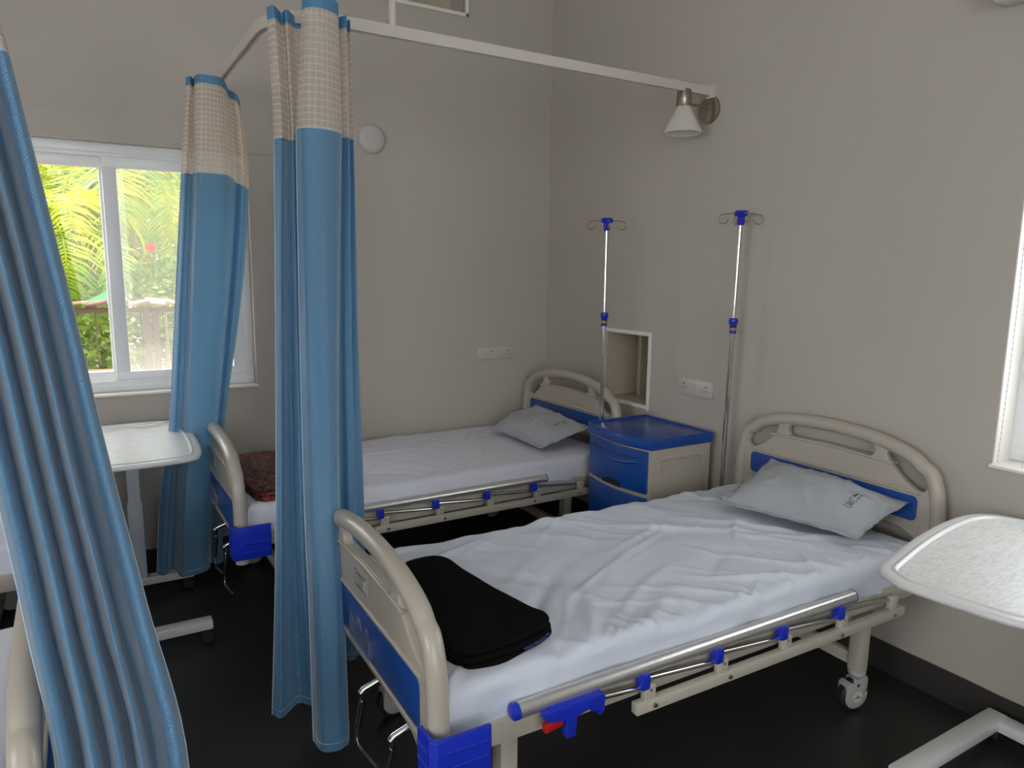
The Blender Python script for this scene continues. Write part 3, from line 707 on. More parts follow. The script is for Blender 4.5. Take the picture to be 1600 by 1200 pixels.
# ------------------------------------------------------------ bedside cabinet
cb = thing('bedside_cabinet', 'blue and cream plastic bedside cabinet standing between the two beds', 'bedside cabinet', (-.235, -1.285, 0))
hw, hd, top = .235, .185, .79       # half width (y), half depth (x)
def bow(v, base, amt): return base-amt*(1-(v/hw)**2)
def bowed_box(y0, y1, z0, z1, xb, xf, amt, bev=.004):
    n = 14; o = [(xb, y1), (xb, y0)]+[(bow(y0+(y1-y0)*k/n, xf, amt), y0+(y1-y0)*k/n) for k in range(n+1)]
    return MB().prism(o, z1-z0, TR(0, 0, (z0+z1)/2), bev)
body = bowed_box(-hw, hw, .09, .735, hd, -hd, .035)
body.build('cabinet_body', abs_m, cb)
tm = MB(); n = 16
o = [(hd+.008, hw+.008), (hd+.008, -hw-.008)]+[(bow((-hw-.008)+(2*hw+.016)*k/n, -hd-.015, .042), (-hw-.008)+(2*hw+.016)*k/n) for k in range(n+1)]
tm.prism(o, .045, TR(0, 0, .755), .006)
rim = [(x*.975, y*.975, .778) for x, y in o]; tm.tube(rim, .006, 10, closed=True)
tm.build('top_tray', blue_m, cb)
def front_panel(z0, z1, name):
    n = 20; m = MB(); o = []
    ys = [-hw+.018+(2*hw-.036)*k/n for k in range(n+1)]
    o = [(bow(y, -hd, .035)-.010, y) for y in ys]+[(bow(y, -hd, .035)+.004, y) for y in reversed(ys)]
    m.prism(o, z1-z0, TR(0, 0, (z0+z1)/2), .004); return m
d1 = front_panel(.520, .722, 'drawer'); dr = d1.build('drawer', blue_m, cb)
g = MB(); ys = [-.17+.34*k/20 for k in range(21)]
g.tube([(bow(y, -hd, .035)-.012, y, .668-.020*(1-(y/.17)**2)) for y in ys], .010, 10); g.build('drawer_handle', blue_m, dr)
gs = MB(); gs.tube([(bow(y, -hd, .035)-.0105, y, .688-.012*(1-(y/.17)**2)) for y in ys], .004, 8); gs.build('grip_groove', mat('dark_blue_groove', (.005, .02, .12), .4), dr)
lk = MB(); lk.prism([(.07*math.cos(a*PI/12), .030*math.sin(a*PI/12)) for a in range(13)], .004, TR(bow(0, -hd, .035)-.0095, 0, .520) @ YZX)
lk.build('finger_cutout', dark_m, dr)
d2 = front_panel(.120, .500, 'door'); dd = d2.build('cabinet_door', blue_m, cb)
hd_ = MB(); hd_.tube([(bow(-.12, -hd, .035)-.014, -.12, .40), (bow(-.12, -hd, .035)-.014, -.12, .30)], .006, 10); hd_.build('door_handle', blue_m, dd)
tr = MB(); y = -hw-.0035
tr.tube(catmull([(-.115, y, .625), (-.115, y, .668), (-.105, y, .678), (.105, y, .678), (.115, y, .668), (.115, y, .645)], 4), .0035, 8)
for xx in (-.145, .145): tr.box((xx, y+.001, .645), (.022, .008, .045), .003)
tr.build('towel_rail', abs_m, cb)
for sx in (-1, 1):
    for sy in (-1, 1):
        c = MB(); c.lathe([(0, -.012), (.020, -.012), (.023, -.006), (.023, .006), (.020, .012), (0, .012)], TR(sx*.14, sy*.19, .0232) @ RX(PI/2), 20); c.box((sx*.14, sy*.19, .068), (.03, .04, .05), .003); c.build('caster', black_rub, cb)

# ------------------------------------------------------------ drip stands
def drip_stand(label, base, topp, zk, foot_z):
    t = thing('drip_stand', label, 'drip stand', base, group=None)
    B = Vector(base); T = Vector(topp)-B; K = T*((zk-base[2])/T.z)
    MB().tube([(0, 0, 0), K], .0105, 16).build('lower_pole', chrome, t)
    MB().tube([K*.98, T*.985], .0078, 16).build('upper_pole', chrome, t)
    cm_ = MB(); M = TR(*K)
    cm_.lathe([(0, .030), (.014, .030), (.0195, .026), (.021, .018), (.0195, .004), (.0155, -.001), (.0155, -.038), (.013, -.040), (0, -.040)], M, 24); c = cm_.build('clamp_collar', bump_m, t)
    MB().lathe([(.0152, -.012), (.0165, -.012), (.0165, -.026), (.0152, -.026)], M, 24).build('collar_band', brown_m, c)
    MB().lathe([(.0154, -.008), (.0163, -.008), (.0163, -.012), (.0154, -.012)], M, 24).build('collar_ring', ink_m, c)
    hm = MB(); hm.box(T+Vector((0, 0, .0)), (.026, .026, .05), .006)
    hm.box(T+Vector((0, 0, .026)), (.030, .062, .026), .009); hm.box(T+Vector((0, 0, .026)), (.062, .030, .026), .009)
    h = hm.build('hook_head', bump_m, t)
    for k in range(4):
        a = PI/2*k+math.radians(-31); d = Vector((math.cos(a), math.sin(a), 0)); p0 = T+Vector((0, 0, .026))
        pts = [p0+d*.025, p0+d*.055+Vector((0, 0, -.001)), p0+d*.078+Vector((0, 0, -.005))]
        c0 = p0+d*.078+Vector((0, 0, -.025))
        for q in range(1, 12):
            b = PI/2-q*math.radians(25); pts.append(c0+d*(.020*math.cos(b))+Vector((0, 0, .020*math.sin(b))))
        MB().tube(pts, .0022, 8).build('hook', nickel, t)
    sk = MB(); sk.lathe([(0, 0), (.017, 0), (.017, .05), (.014, .055), (0, .055)], None, 20); sk.build('pole_socket', nickel, t)
    return t
drip_stand('chrome drip stand left of the blue cabinet, at the head of the window wall bed', (-.317, -1.008, .452), (-.317, -1.002, 1.770), 1.305, 0)
drip_stand('chrome drip stand right of the blue cabinet, at the head of the foreground bed', (-.100, -1.648, .450), (-.100, -1.672, 1.776), 1.312, 0)

# ------------------------------------------------------------ overbed tables
def overbed_table(label, loc, rz, col, beams, top_out, zt, thick=.020):
    t = thing('overbed_table', label, 'overbed table', loc, rz)
    ring = [(p.x, p.y) for p in catmull([(x, y, 0) for x, y in top_out+[top_out[0]]], 6)[:-1]]
    cx = sum(p[0] for p in ring)/len(ring); cy = sum(p[1] for p in ring)/len(ring)
    def inset(d): 
        out = []; n = len(ring)
        for k in range(n):
            a, b = ring[k-1], ring[(k+1) % n]; tx, ty = b[0]-a[0], b[1]-a[1]; l = math.hypot(tx, ty)
            nx, ny = -ty/l, tx/l
            if (ring[k][0]-cx)*nx+(ring[k][1]-cy)*ny > 0: nx, ny = -nx, -ny
            out.append((ring[k][0]+nx*d, ring[k][1]+ny*d))
        return out
    n = len(ring)
    prof = [(.012, -thick), (.003, -thick+.003), (0, -thick/2), (.001, -.003), (.005, 0), (.024, 0), (.030, 0)]
    rows = [[(x, y, zt+z) for x, y in inset(d)] for d, z in prof]
    vs = [p for r in rows for p in r]; fs = [(a*n+k, a*n+(k+1) % n, (a+1)*n+(k+1) % n, (a+1)*n+k) for a in range(len(rows)-1) for k in range(n)]
    fs.append(list(range(n))[::-1]); m = MB().faces(vs, fs)
    rows2 = [[(x, y, zt+z) for x, y in inset(d)] for d, z in [(.030, 0), (.033, .0035), (.038, .0035), (.044, -.004)]]
    vs = [p for r in rows2 for p in r]; m.faces(vs, [(a*n+k, a*n+(k+1) % n, (a+1)*n+(k+1) % n, (a+1)*n+k) for a in range(3) for k in range(n)])
    bmesh.ops.remove_doubles(m.bm, verts=m.bm.verts, dist=1e-5)
    tp = m.build('table_top', rim_m, t, angle=60)
    ins = inset(.0435); vs = [(x, y, zt-.0038) for x, y in ins]
    MB().faces(vs, [list(range(n))]).build('tray_surface', tray_m, tp, smooth=False)
    MB().box((col[0], col[1], (zt-thick+.07)/2+.0), (.055, .040, zt-thick-.09), .008).build('column', col_grey, t)
    MB().box((col[0], col[1], zt*.33), (.066, .050, zt*.5), .008).build('column_sleeve', col_grey, t)
    ar = MB(); ar.box(((col[0]+cx)/2, (col[1]+cy)/2, zt-thick-.012), (abs(cx-col[0])+.16, abs(cy-col[1])+.14, .022), .004); ar.build('top_bracket', col_grey, t)
    bm_ = MB()
    for kk, (x0, y0, x1, y1, w) in enumerate(beams): bm_.box(((x0+x1)/2, (y0+y1)/2, .078-.0015*(kk % 3)), (abs(x1-x0)+w, abs(y1-y0)+w, .038), .006)
    bm_.build('base_frame', rim_m, t)
    return t
def small_caster(t, x, y):
    c = MB(); c.lathe([(0, -.010), (.022, -.010), (.026, -.006), (.026, .006), (.022, .010), (0, .010)], TR(x+.012, y-.012, .026) @ RX(PI/2), 24); c.lathe([(0, -.010), (.022, -.010), (.026, -.006), (.026, .006), (.022, .010), (0, .010)], TR(x+.012, y+.014, .026) @ RX(PI/2), 24)
    k = c.build('caster', black_rub, t); MB().box((x, y, .052), (.03, .03, .018), .004).build('caster_fork', dark_m, k)
# by the window (left): long side runs away from the camera
tl = overbed_table('white overbed table under the window, left of the bundled curtain', (0, 0, 0), 0, (-2.475, -.30), [(-2.70, -.30, -2.27, -.30, .055), (-2.70, -.885, -2.275, -.885, .06), (-2.70, -.30, -2.70, -.885, .05)],
    [(-2.33, -.115), (-2.265, -.19), (-2.23, -.40), (-2.23, -.68), (-2.25, -.87), (-2.30, -.93), (-2.45, -.95), (-2.62, -.94), (-2.665, -.90), (-2.675, -.55), (-2.665, -.20), (-2.62, -.125), (-2.45, -.105)], .80)
for x, y in ((-2.28, -.30), (-2.28, -.90), (-2.68, -.30), (-2.68, -.90)): small_caster(tl, x, y)
tr_ = overbed_table('white grained overbed table at the right edge, beside the head of the foreground bed', (0, 0, 0), 0, (-.16, -3.18), [(-.62, -2.885, -.10, -2.885, .062), (-.10, -2.885, -.10, -3.42, .062), (-.62, -3.42, -.10, -3.42, .062)],
    [(-.905, -2.975), (-.86, -2.895), (-.76, -2.86), (-.52, -2.805), (-.30, -2.775), (-.17, -2.785), (-.10, -2.85), (-.075, -2.98), (-.10, -3.15), (-.16, -3.24), (-.34, -3.27), (-.60, -3.285), (-.80, -3.275), (-.865, -3.235), (-.89, -3.12)], .778)
for x, y in ((-.62, -2.885), (-.10, -2.885), (-.10, -3.42), (-.62, -3.42)): small_caster(tr_, x, y)
cab = MB(); cab.tube(catmull([(-2.62, -.20, .806), (-2.55, -.235, .806), (-2.47, -.20, .806), (-2.40, -.245, .806), (-2.32, -.20, .806), (-2.28, -.185, .806)], 6), .0045, 8)
tag(cab.build('white_cable', rim_m), 'short white cable lying along the far edge of the window-side overbed table', 'cable')

# ------------------------------------------------------------ switch and socket plates
def socket_plate(label, M, w, h, items):
    """items: ('s', x) switch rocker, ('o', x) three-hole socket; local x along, z up, facing -Y"""
    t = thing('socket_plate', label, 'socket plate'); t.matrix_basis = M
    MB().box((0, -.006, 0), (w, .012, h), .003).build('plate', plate_m, t)
    MB().box((0, -.0125, 0), (w*.90, .003, h*.78), .001).build('inner_plate', plate_m, t)
    for k, x in items:
        if k == 's': MB().box((x, -.0155, 0), (.016, .006, h*.52), .002, RX(.10)).build('rocker_switch', plate_m, t)
        else:
            m = MB()
            for dx, dz, r in ((0, .012, .0042), (-.009, -.008, .0028), (.009, -.008, .0028)): m.lathe([(0, 0), (r, 0), (r, .0012), (0, .0012)], TR(x+dx, -.0138, dz) @ RX(PI/2), 12)
            m.build('socket_holes', dark_m, t)
    return t
socket_plate('white switch and socket plate on the window wall above the far bed', TR(-.390, 0, 1.026), .262, .076, [('s', -.095), ('o', -.035), ('s', .020), ('o', .085)])
socket_plate('white double socket plate on the head wall above the blue cabinet', TR(0, -1.361, .972) @ RZ(-PI/2), .236, .082, [('o', -.075), ('s', 0), ('o', .075)])
dsc = MB(); dsc.lathe([(0, .030), (.045, .029), (.068, .024), (.077, .014), (.079, 0), (0, 0)], TR(-1.186, 0, 2.246) @ RX(PI/2), 48)
tag(dsc.build('wall_disc', plate_m), 'round white domed cover on the wall right of the centre curtain', 'wall cover')

# ------------------------------------------------------------ wall lamp
lp = thing('wall_lamp', 'brushed nickel wall lamp with frosted cone shade below the curtain track end', 'wall lamp', (0, -1.356, 2.303))
MB().lathe([(0, .022), (.050, .020), (.062, .014), (.064, 0), (0, 0)], RY(-PI/2), 40).build('wall_rose', nickel, lp)
MB().tube([(-.015, 0, .006), (-.150, 0, .012)], .0065, 12).build('arm', nickel, lp)
so = MB(); so.lathe([(0, .068), (.010, .068), (.012, .062), (.012, .052), (.030, .050), (.033, .044), (.033, -.020), (.029, -.026), (0, -.026)], TR(-.170, 0, .020), 32)
for k in range(4): so.box((-.170+.033*math.cos(k*PI/2+.6), .033*math.sin(k*PI/2+.6), .012), (.003, .003, .05))
so.build('lamp_socket', nickel, lp)
MB().lathe([(.030, 0), (.036, -.010), (.084, -.108), (.089, -.120), (.086, -.120), (.081, -.108), (.033, -.010), (.028, 0)], TR(-.170, 0, -.004), 40).build('glass_shade', shade_m, lp)
MB().lathe([(0, .0), (.015, -.008), (.022, -.035), (.028, -.058), (.024, -.076), (.0, -.085)], TR(-.170, 0, -.006), 24).build('bulb', plate_m, lp)

# ------------------------------------------------------------ curtain track
ck = thing('curtain_track', 'cream curtain track from the head wall, turning at the centre curtain towards the window', 'curtain track', (-1.60, -1.369, 2.38))
path = [(-.022, -1.369)]+[(-.4, -1.369), (-1.0, -1.369), (-1.60, -1.369), (-1.80, -1.369)]
for k in range(1, 9): a = k*PI/16; path.append((-1.80-.216*math.sin(a), -1.369+.216*(1-math.cos(a))))
path += [(-2.016, -.9), (-2.016, -.5), (-2.016, -.02)]
def sweep(path, sec, closed=True):
    vs = []; n = len(sec)
    for i, (x, y) in enumerate(path):
        a = path[max(i-1, 0)]; b = path[min(i+1, len(path)-1)]; tx, ty = b[0]-a[0], b[1]-a[1]; l = math.hypot(tx, ty); nx, ny = -ty/l, tx/l
        for u, v in sec: vs.append((x+nx*u+1.60, y+ny*u+1.369, v))
    fs = [(i*n+k, i*n+(k+1) % n, (i+1)*n+(k+1) % n, (i+1)*n+k) for i in range(len(path)-1) for k in range(n)]
    fs += [tuple(range(n))[::-1], tuple((len(path)-1)*n+k for k in range(n))]
    return MB().faces(vs, fs)
sweep(path, [(-.012, -.020), (-.004, -.020), (-.004, -.012), (.004, -.012), (.004, -.020), (.012, -.020), (.012, .020), (-.012, .020)]).build('rail', track_m, ck, angle=30)
w = MB(); w.box((1.60-.013, 0, 0), (.026, .045, .06), .004); w.lathe([(0, 0), (.005, 0), (.004, .003), (0, .003)], TR(1.587, -.0225, 0) @ RX(PI/2), 12); w.build('wall_bracket', track_m, ck)
MB().box((-.416, 1.369-.006, 0), (.05, .012, .05), .003).build('wall_bracket', track_m, ck)
sp = MB(); sp.tube([(0, 0, .018), (0, 0, 1.32)], .010, 16); sp.tube([(0, 0, .016), (0, 0, .10)], .0135, 16); sp.build('ceiling_rod', track_m, ck)

# ------------------------------------------------------------ curtains
RIBS = {"cb":[[[-2.0341,-1.36,2.385],[-2.0314,-1.37,2.2],[-2.0309,-1.38,1.97],[-2.0508,-1.42,1.6],[-2.0777,-1.48,1.2],[-2.114,-1.57,0.8],[-2.145,-1.64,0.5],[-2.1797,-1.68,0.09]],[[-2.0196,-1.395,2.385],[-2.015,-1.405,2.2],[-2.0141,-1.415,1.97],[-2.0378,-1.455,1.6],[-2.0662,-1.515,1.2],[-2.1026,-1.605,0.8],[-2.1318,-1.675,0.5],[-2.1556,-1.715,0.09]],[[-1.9819,-1.34,2.385],[-1.976,-1.35,2.2],[-1.9754,-1.36,1.97],[-1.999,-1.4,1.6],[-2.0248,-1.46,1.2],[-2.056,-1.55,0.8],[-2.0774,-1.62,0.5],[-2.088,-1.66,0.09]],[[-1.9739,-1.38,2.385],[-1.9737,-1.39,2.2],[-1.9725,-1.4,1.97],[-1.9879,-1.44,1.6],[-2.007,-1.5,1.2],[-2.0327,-1.59,0.8],[-2.0513,-1.66,0.5],[-2.0493,-1.7,0.09]],[[-1.9316,-1.33,2.385],[-1.9314,-1.34,2.2],[-1.9224,-1.35,1.97],[-1.9355,-1.39,1.6],[-1.9519,-1.45,1.2],[-1.9763,-1.54,0.8],[-1.9953,-1.61,0.5],[-1.9906,-1.65,0.09]],[[-1.8938,-1.35,2.385],[-1.8946,-1.36,2.2],[-1.8948,-1.37,1.97],[-1.9077,-1.41,1.6],[-1.9305,-1.47,1.2],[-1.9598,-1.56,0.8],[-1.979,-1.63,0.5],[-1.9736,-1.67,0.09]]],"cf":[[[-1.9598,-1.52,2.385],[-1.9699,-1.4984,2.2],[-1.9819,-1.4816,1.99],[-2.0008,-1.5232,1.6],[-2.0347,-1.6297,1.2],[-2.08,-1.7962,0.8],[-2.0918,-1.8536,0.5],[-2.0997,-1.88,0.09]],[[-1.9536,-1.56,2.385],[-1.9615,-1.54,2.2],[-1.9707,-1.525,1.99],[-1.9885,-1.57,1.6],[-2.0237,-1.68,1.2],[-2.069,-1.85,0.8],[-2.0847,-1.91,0.5],[-2.0928,-1.94,0.09]],[[-1.9228,-1.575,2.385],[-1.9256,-1.5554,2.2],[-1.9299,-1.5409,1.99],[-1.9496,-1.5867,1.6],[-1.9879,-1.6976,1.2],[-2.0373,-1.8685,0.8],[-2.0518,-1.9291,0.5],[-2.0632,-1.96,0.09]],[[-1.8825,-1.56,2.385],[-1.8784,-1.5416,2.2],[-1.8761,-1.5284,1.99],[-1.9021,-1.5768,1.6],[-1.9484,-1.6903,1.2],[-2.0085,-1.8638,0.8],[-2.0206,-1.9264,0.5],[-2.0279,-1.96,0.09]],[[-1.8452,-1.52,2.385],[-1.8377,-1.5,2.2],[-1.8326,-1.485,1.99],[-1.8634,-1.53,1.6],[-1.9134,-1.64,1.2],[-1.9742,-1.81,0.8],[-1.986,-1.87,0.5],[-1.9906,-1.9,0.09]],[[-1.8106,-1.4,2.385],[-1.8125,-1.4085,2.2],[-1.8152,-1.4169,1.99],[-1.8353,-1.4338,1.6],[-1.8556,-1.4507,1.2],[-1.8691,-1.4676,0.8],[-1.8781,-1.4852,0.5],[-1.8872,-1.502,0.09]],[[-1.7994,-1.42,2.385],[-1.8005,-1.426,2.2],[-1.8016,-1.4314,1.99],[-1.8154,-1.4429,1.6],[-1.8274,-1.4542,1.2],[-1.8325,-1.4655,0.8],[-1.8395,-1.4789,0.5],[-1.8491,-1.49,0.09]],[[-1.7875,-1.43,2.385],[-1.789,-1.4347,2.2],[-1.7904,-1.4386,1.99],[-1.7986,-1.4474,1.6],[-1.8052,-1.4559,1.2],[-1.8083,-1.4644,0.8],[-1.8157,-1.4758,0.5],[-1.8274,-1.484,0.09]],[[-1.773,-1.38,2.385],[-1.7756,-1.3875,2.2],[-1.7782,-1.3947,1.99],[-1.7906,-1.4094,1.6],[-1.8013,-1.424,1.2],[-1.8053,-1.4386,0.8],[-1.8126,-1.4545,0.5],[-1.8253,-1.469,0.09]],[[-1.7656,-1.4,2.385],[-1.7658,-1.4059,2.2],[-1.7656,-1.4112,1.99],[-1.7694,-1.4226,1.6],[-1.7742,-1.4337,1.2],[-1.7706,-1.4448,0.8],[-1.7735,-1.4581,0.5],[-1.7827,-1.469,0.09]],[[-1.758,-1.35,2.385],[-1.7602,-1.3587,2.2],[-1.7622,-1.3672,1.99],[-1.7683,-1.3845,1.6],[-1.7754,-1.4017,1.2],[-1.7792,-1.4189,0.8],[-1.7875,-1.4369,0.5],[-1.8029,-1.454,0.09]]],"c2":[[[-2.158,-0.36,2.36],[-2.1777,-0.36,2.18],[-2.2004,-0.36,1.95],[-2.2352,-0.36,1.6],[-2.2745,-0.36,1.2],[-2.3168,-0.36,0.8],[-2.3754,-0.36,0.45],[-2.4071,-0.36,0.12]],[[-2.144,-0.395,2.36],[-2.1637,-0.395,2.18],[-2.1836,-0.395,1.95],[-2.2157,-0.395,1.6],[-2.2546,-0.395,1.2],[-2.2946,-0.395,0.8],[-2.3427,-0.395,0.45],[-2.3752,-0.395,0.12]],[[-2.1188,-0.33,2.36],[-2.1359,-0.33,2.18],[-2.1525,-0.33,1.95],[-2.1894,-0.33,1.6],[-2.2246,-0.33,1.2],[-2.2625,-0.33,0.8],[-2.3072,-0.33,0.45],[-2.3358,-0.33,0.12]],[[-2.1293,-0.39,2.36],[-2.1414,-0.39,2.18],[-2.1528,-0.39,1.95],[-2.1861,-0.39,1.6],[-2.2211,-0.39,1.2],[-2.257,-0.39,0.8],[-2.294,-0.39,0.45],[-2.3228,-0.39,0.12]],[[-2.1191,-0.45,2.36],[-2.1311,-0.45,2.18],[-2.1447,-0.45,1.95],[-2.1754,-0.45,1.6],[-2.2101,-0.45,1.2],[-2.2457,-0.45,0.8],[-2.2827,-0.45,0.45],[-2.3131,-0.45,0.12]],[[-2.0904,-0.46,2.36],[-2.0997,-0.46,2.18],[-2.1118,-0.46,1.95],[-2.1373,-0.46,1.6],[-2.1707,-0.46,1.2],[-2.2066,-0.46,0.8],[-2.2482,-0.46,0.45],[-2.2813,-0.46,0.12]],[[-2.0371,-0.445,2.36],[-2.041,-0.445,2.18],[-2.0411,-0.445,1.95],[-2.0693,-0.445,1.6],[-2.1098,-0.445,1.2],[-2.1536,-0.445,0.8],[-2.1909,-0.445,0.45],[-2.2155,-0.445,0.12]],[[-2.0036,-0.4,2.36],[-1.997,-0.4,2.18],[-1.9971,-0.4,1.95],[-2.0268,-0.4,1.6],[-2.0723,-0.4,1.2],[-2.1183,-0.4,0.8],[-2.1553,-0.4,0.45],[-2.181,-0.4,0.12]],[[-1.9814,-0.34,2.36],[-1.9694,-0.34,2.18],[-1.9695,-0.34,1.95],[-2.0036,-0.34,1.6],[-2.0523,-0.34,1.2],[-2.1015,-0.34,0.8],[-2.1395,-0.34,0.45],[-2.1659,-0.34,0.12]],[[-1.9599,-0.38,2.36],[-1.9441,-0.38,2.18],[-1.9443,-0.38,1.95],[-1.9762,-0.38,1.6],[-2.0298,-0.38,1.2],[-2.0906,-0.38,0.8],[-2.1243,-0.38,0.45],[-2.1375,-0.38,0.12]],[[-1.934,-0.34,2.36],[-1.9131,-0.34,2.18],[-1.9121,-0.34,1.95],[-1.9443,-0.34,1.6],[-2.0025,-0.34,1.2],[-2.0706,-0.34,0.8],[-2.1016,-0.34,0.45],[-2.1085,-0.34,0.12]],[[-1.9279,-0.3,2.36],[-1.9218,-0.3,2.18],[-1.9214,-0.3,1.95],[-1.9541,-0.3,1.6],[-2.0092,-0.3,1.2],[-2.0721,-0.3,0.8],[-2.1016,-0.3,0.45],[-2.1137,-0.3,0.12]]],"c3":[[[-2.9868,-2.09,2.37],[-2.948,-2.11,2.17],[-2.9028,-2.13,1.93],[-2.8655,-2.17,1.7],[-2.8278,-2.24,1.45],[-2.7947,-2.33,1.2],[-2.755,-2.44,0.9],[-2.7205,-2.55,0.6],[-2.7485,-2.67,0.2]],[[-2.9671,-2.165,2.37],[-2.9287,-2.185,2.17],[-2.8833,-2.205,1.93],[-2.846,-2.245,1.7],[-2.8085,-2.315,1.45],[-2.7758,-2.405,1.2],[-2.7346,-2.515,0.9],[-2.7083,-2.625,0.6],[-2.7367,-2.745,0.2]],[[-2.9497,-2.15,2.37],[-2.9118,-2.17,2.17],[-2.8672,-2.19,1.93],[-2.8304,-2.23,1.7],[-2.7929,-2.3,1.45],[-2.7599,-2.39,1.2],[-2.7185,-2.5,0.9],[-2.6894,-2.61,0.6],[-2.7187,-2.73,0.2]],[[-2.9494,-2.07,2.37],[-2.9117,-2.09,2.17],[-2.8681,-2.11,1.93],[-2.8316,-2.15,1.7],[-2.7941,-2.22,1.45],[-2.7606,-2.31,1.2],[-2.7201,-2.42,0.9],[-2.6808,-2.53,0.6],[-2.7104,-2.65,0.2]],[[-2.9253,-2.165,2.37],[-2.888,-2.185,2.17],[-2.8442,-2.205,1.93],[-2.8078,-2.245,1.7],[-2.7705,-2.315,1.45],[-2.7373,-2.405,1.2],[-2.6951,-2.515,0.9],[-2.6665,-2.625,0.6],[-2.6968,-2.745,0.2]],[[-2.9109,-2.15,2.37],[-2.8741,-2.17,2.17],[-2.8309,-2.19,1.93],[-2.7949,-2.23,1.7],[-2.7577,-2.3,1.45],[-2.7243,-2.39,1.2],[-2.6819,-2.5,0.9],[-2.6505,-2.61,0.6],[-2.6815,-2.73,0.2]],[[-2.9088,-2.07,2.37],[-2.8722,-2.09,2.17],[-2.8299,-2.11,1.93],[-2.7942,-2.15,1.7],[-2.757,-2.22,1.45],[-2.7233,-2.31,1.2],[-2.6815,-2.42,0.9],[-2.6396,-2.53,0.6],[-2.6709,-2.65,0.2]],[[-2.8862,-2.165,2.37],[-2.8501,-2.185,2.17],[-2.8076,-2.205,1.93],[-2.7721,-2.245,1.7],[-2.735,-2.315,1.45],[-2.7015,-2.405,1.2],[-2.6582,-2.515,0.9],[-2.6273,-2.625,0.6],[-2.6593,-2.745,0.2]],[[-2.8732,-2.15,2.37],[-2.8374,-2.17,2.17],[-2.7956,-2.19,1.93],[-2.7603,-2.23,1.7],[-2.7233,-2.3,1.45],[-2.6896,-2.39,1.2],[-2.6461,-2.5,0.9],[-2.6124,-2.61,0.6],[-2.645,-2.73,0.2]],[[-2.8693,-2.07,2.37],[-2.8338,-2.09,2.17],[-2.7928,-2.11,1.93],[-2.7577,-2.15,1.7],[-2.7208,-2.22,1.45],[-2.687,-2.31,1.2],[-2.6437,-2.42,0.9],[-2.5992,-2.53,0.6],[-2.6321,-2.65,0.2]],[[-2.8502,-2.165,2.37],[-2.8151,-2.185,2.17],[-2.7739,-2.205,1.93],[-2.7391,-2.245,1.7],[-2.7022,-2.315,1.45],[-2.6684,-2.405,1.2],[-2.624,-2.515,0.9],[-2.591,-2.625,0.6],[-2.6245,-2.745,0.2]],[[-2.841,-2.14,2.37],[-2.8062,-2.16,2.17],[-2.7656,-2.18,1.93],[-2.731,-2.22,1.7],[-2.6942,-2.29,1.45],[-2.6603,-2.38,1.2],[-2.6157,-2.49,0.9],[-2.5786,-2.6,0.6],[-2.6126,-2.72,0.2]],[[-2.8356,-2.06,2.37],[-2.801,-2.08,2.17],[-2.7612,-2.1,1.93],[-2.7267,-2.14,1.7],[-2.6899,-2.21,1.45],[-2.6562,-2.3,1.2],[-2.6116,-2.41,0.9],[-2.5648,-2.52,0.6],[-2.5976,-2.64,0.2]],[[-2.8077,-2.14,2.37],[-2.7738,-2.16,2.17],[-2.7343,-2.18,1.93],[-2.7003,-2.22,1.7],[-2.6637,-2.29,1.45],[-2.6297,-2.38,1.2],[-2.5838,-2.49,0.9],[-2.5445,-2.6,0.6],[-2.58,-2.72,0.2]],[[-2.7863,-2.15,2.37],[-2.753,-2.17,2.17],[-2.7142,-2.19,1.93],[-2.6805,-2.23,1.7],[-2.6441,-2.3,1.45],[-2.6101,-2.39,1.2],[-2.5633,-2.5,0.9],[-2.524,-2.61,0.6],[-2.5603,-2.73,0.2]],[[-2.7804,-2.09,2.37],[-2.7473,-2.11,2.17],[-2.7091,-2.13,1.93],[-2.6754,-2.17,1.7],[-2.639,-2.24,1.45],[-2.6053,-2.33,1.2],[-2.5582,-2.44,0.9],[-2.5117,-2.55,0.6],[-2.5467,-2.67,0.2]]]}
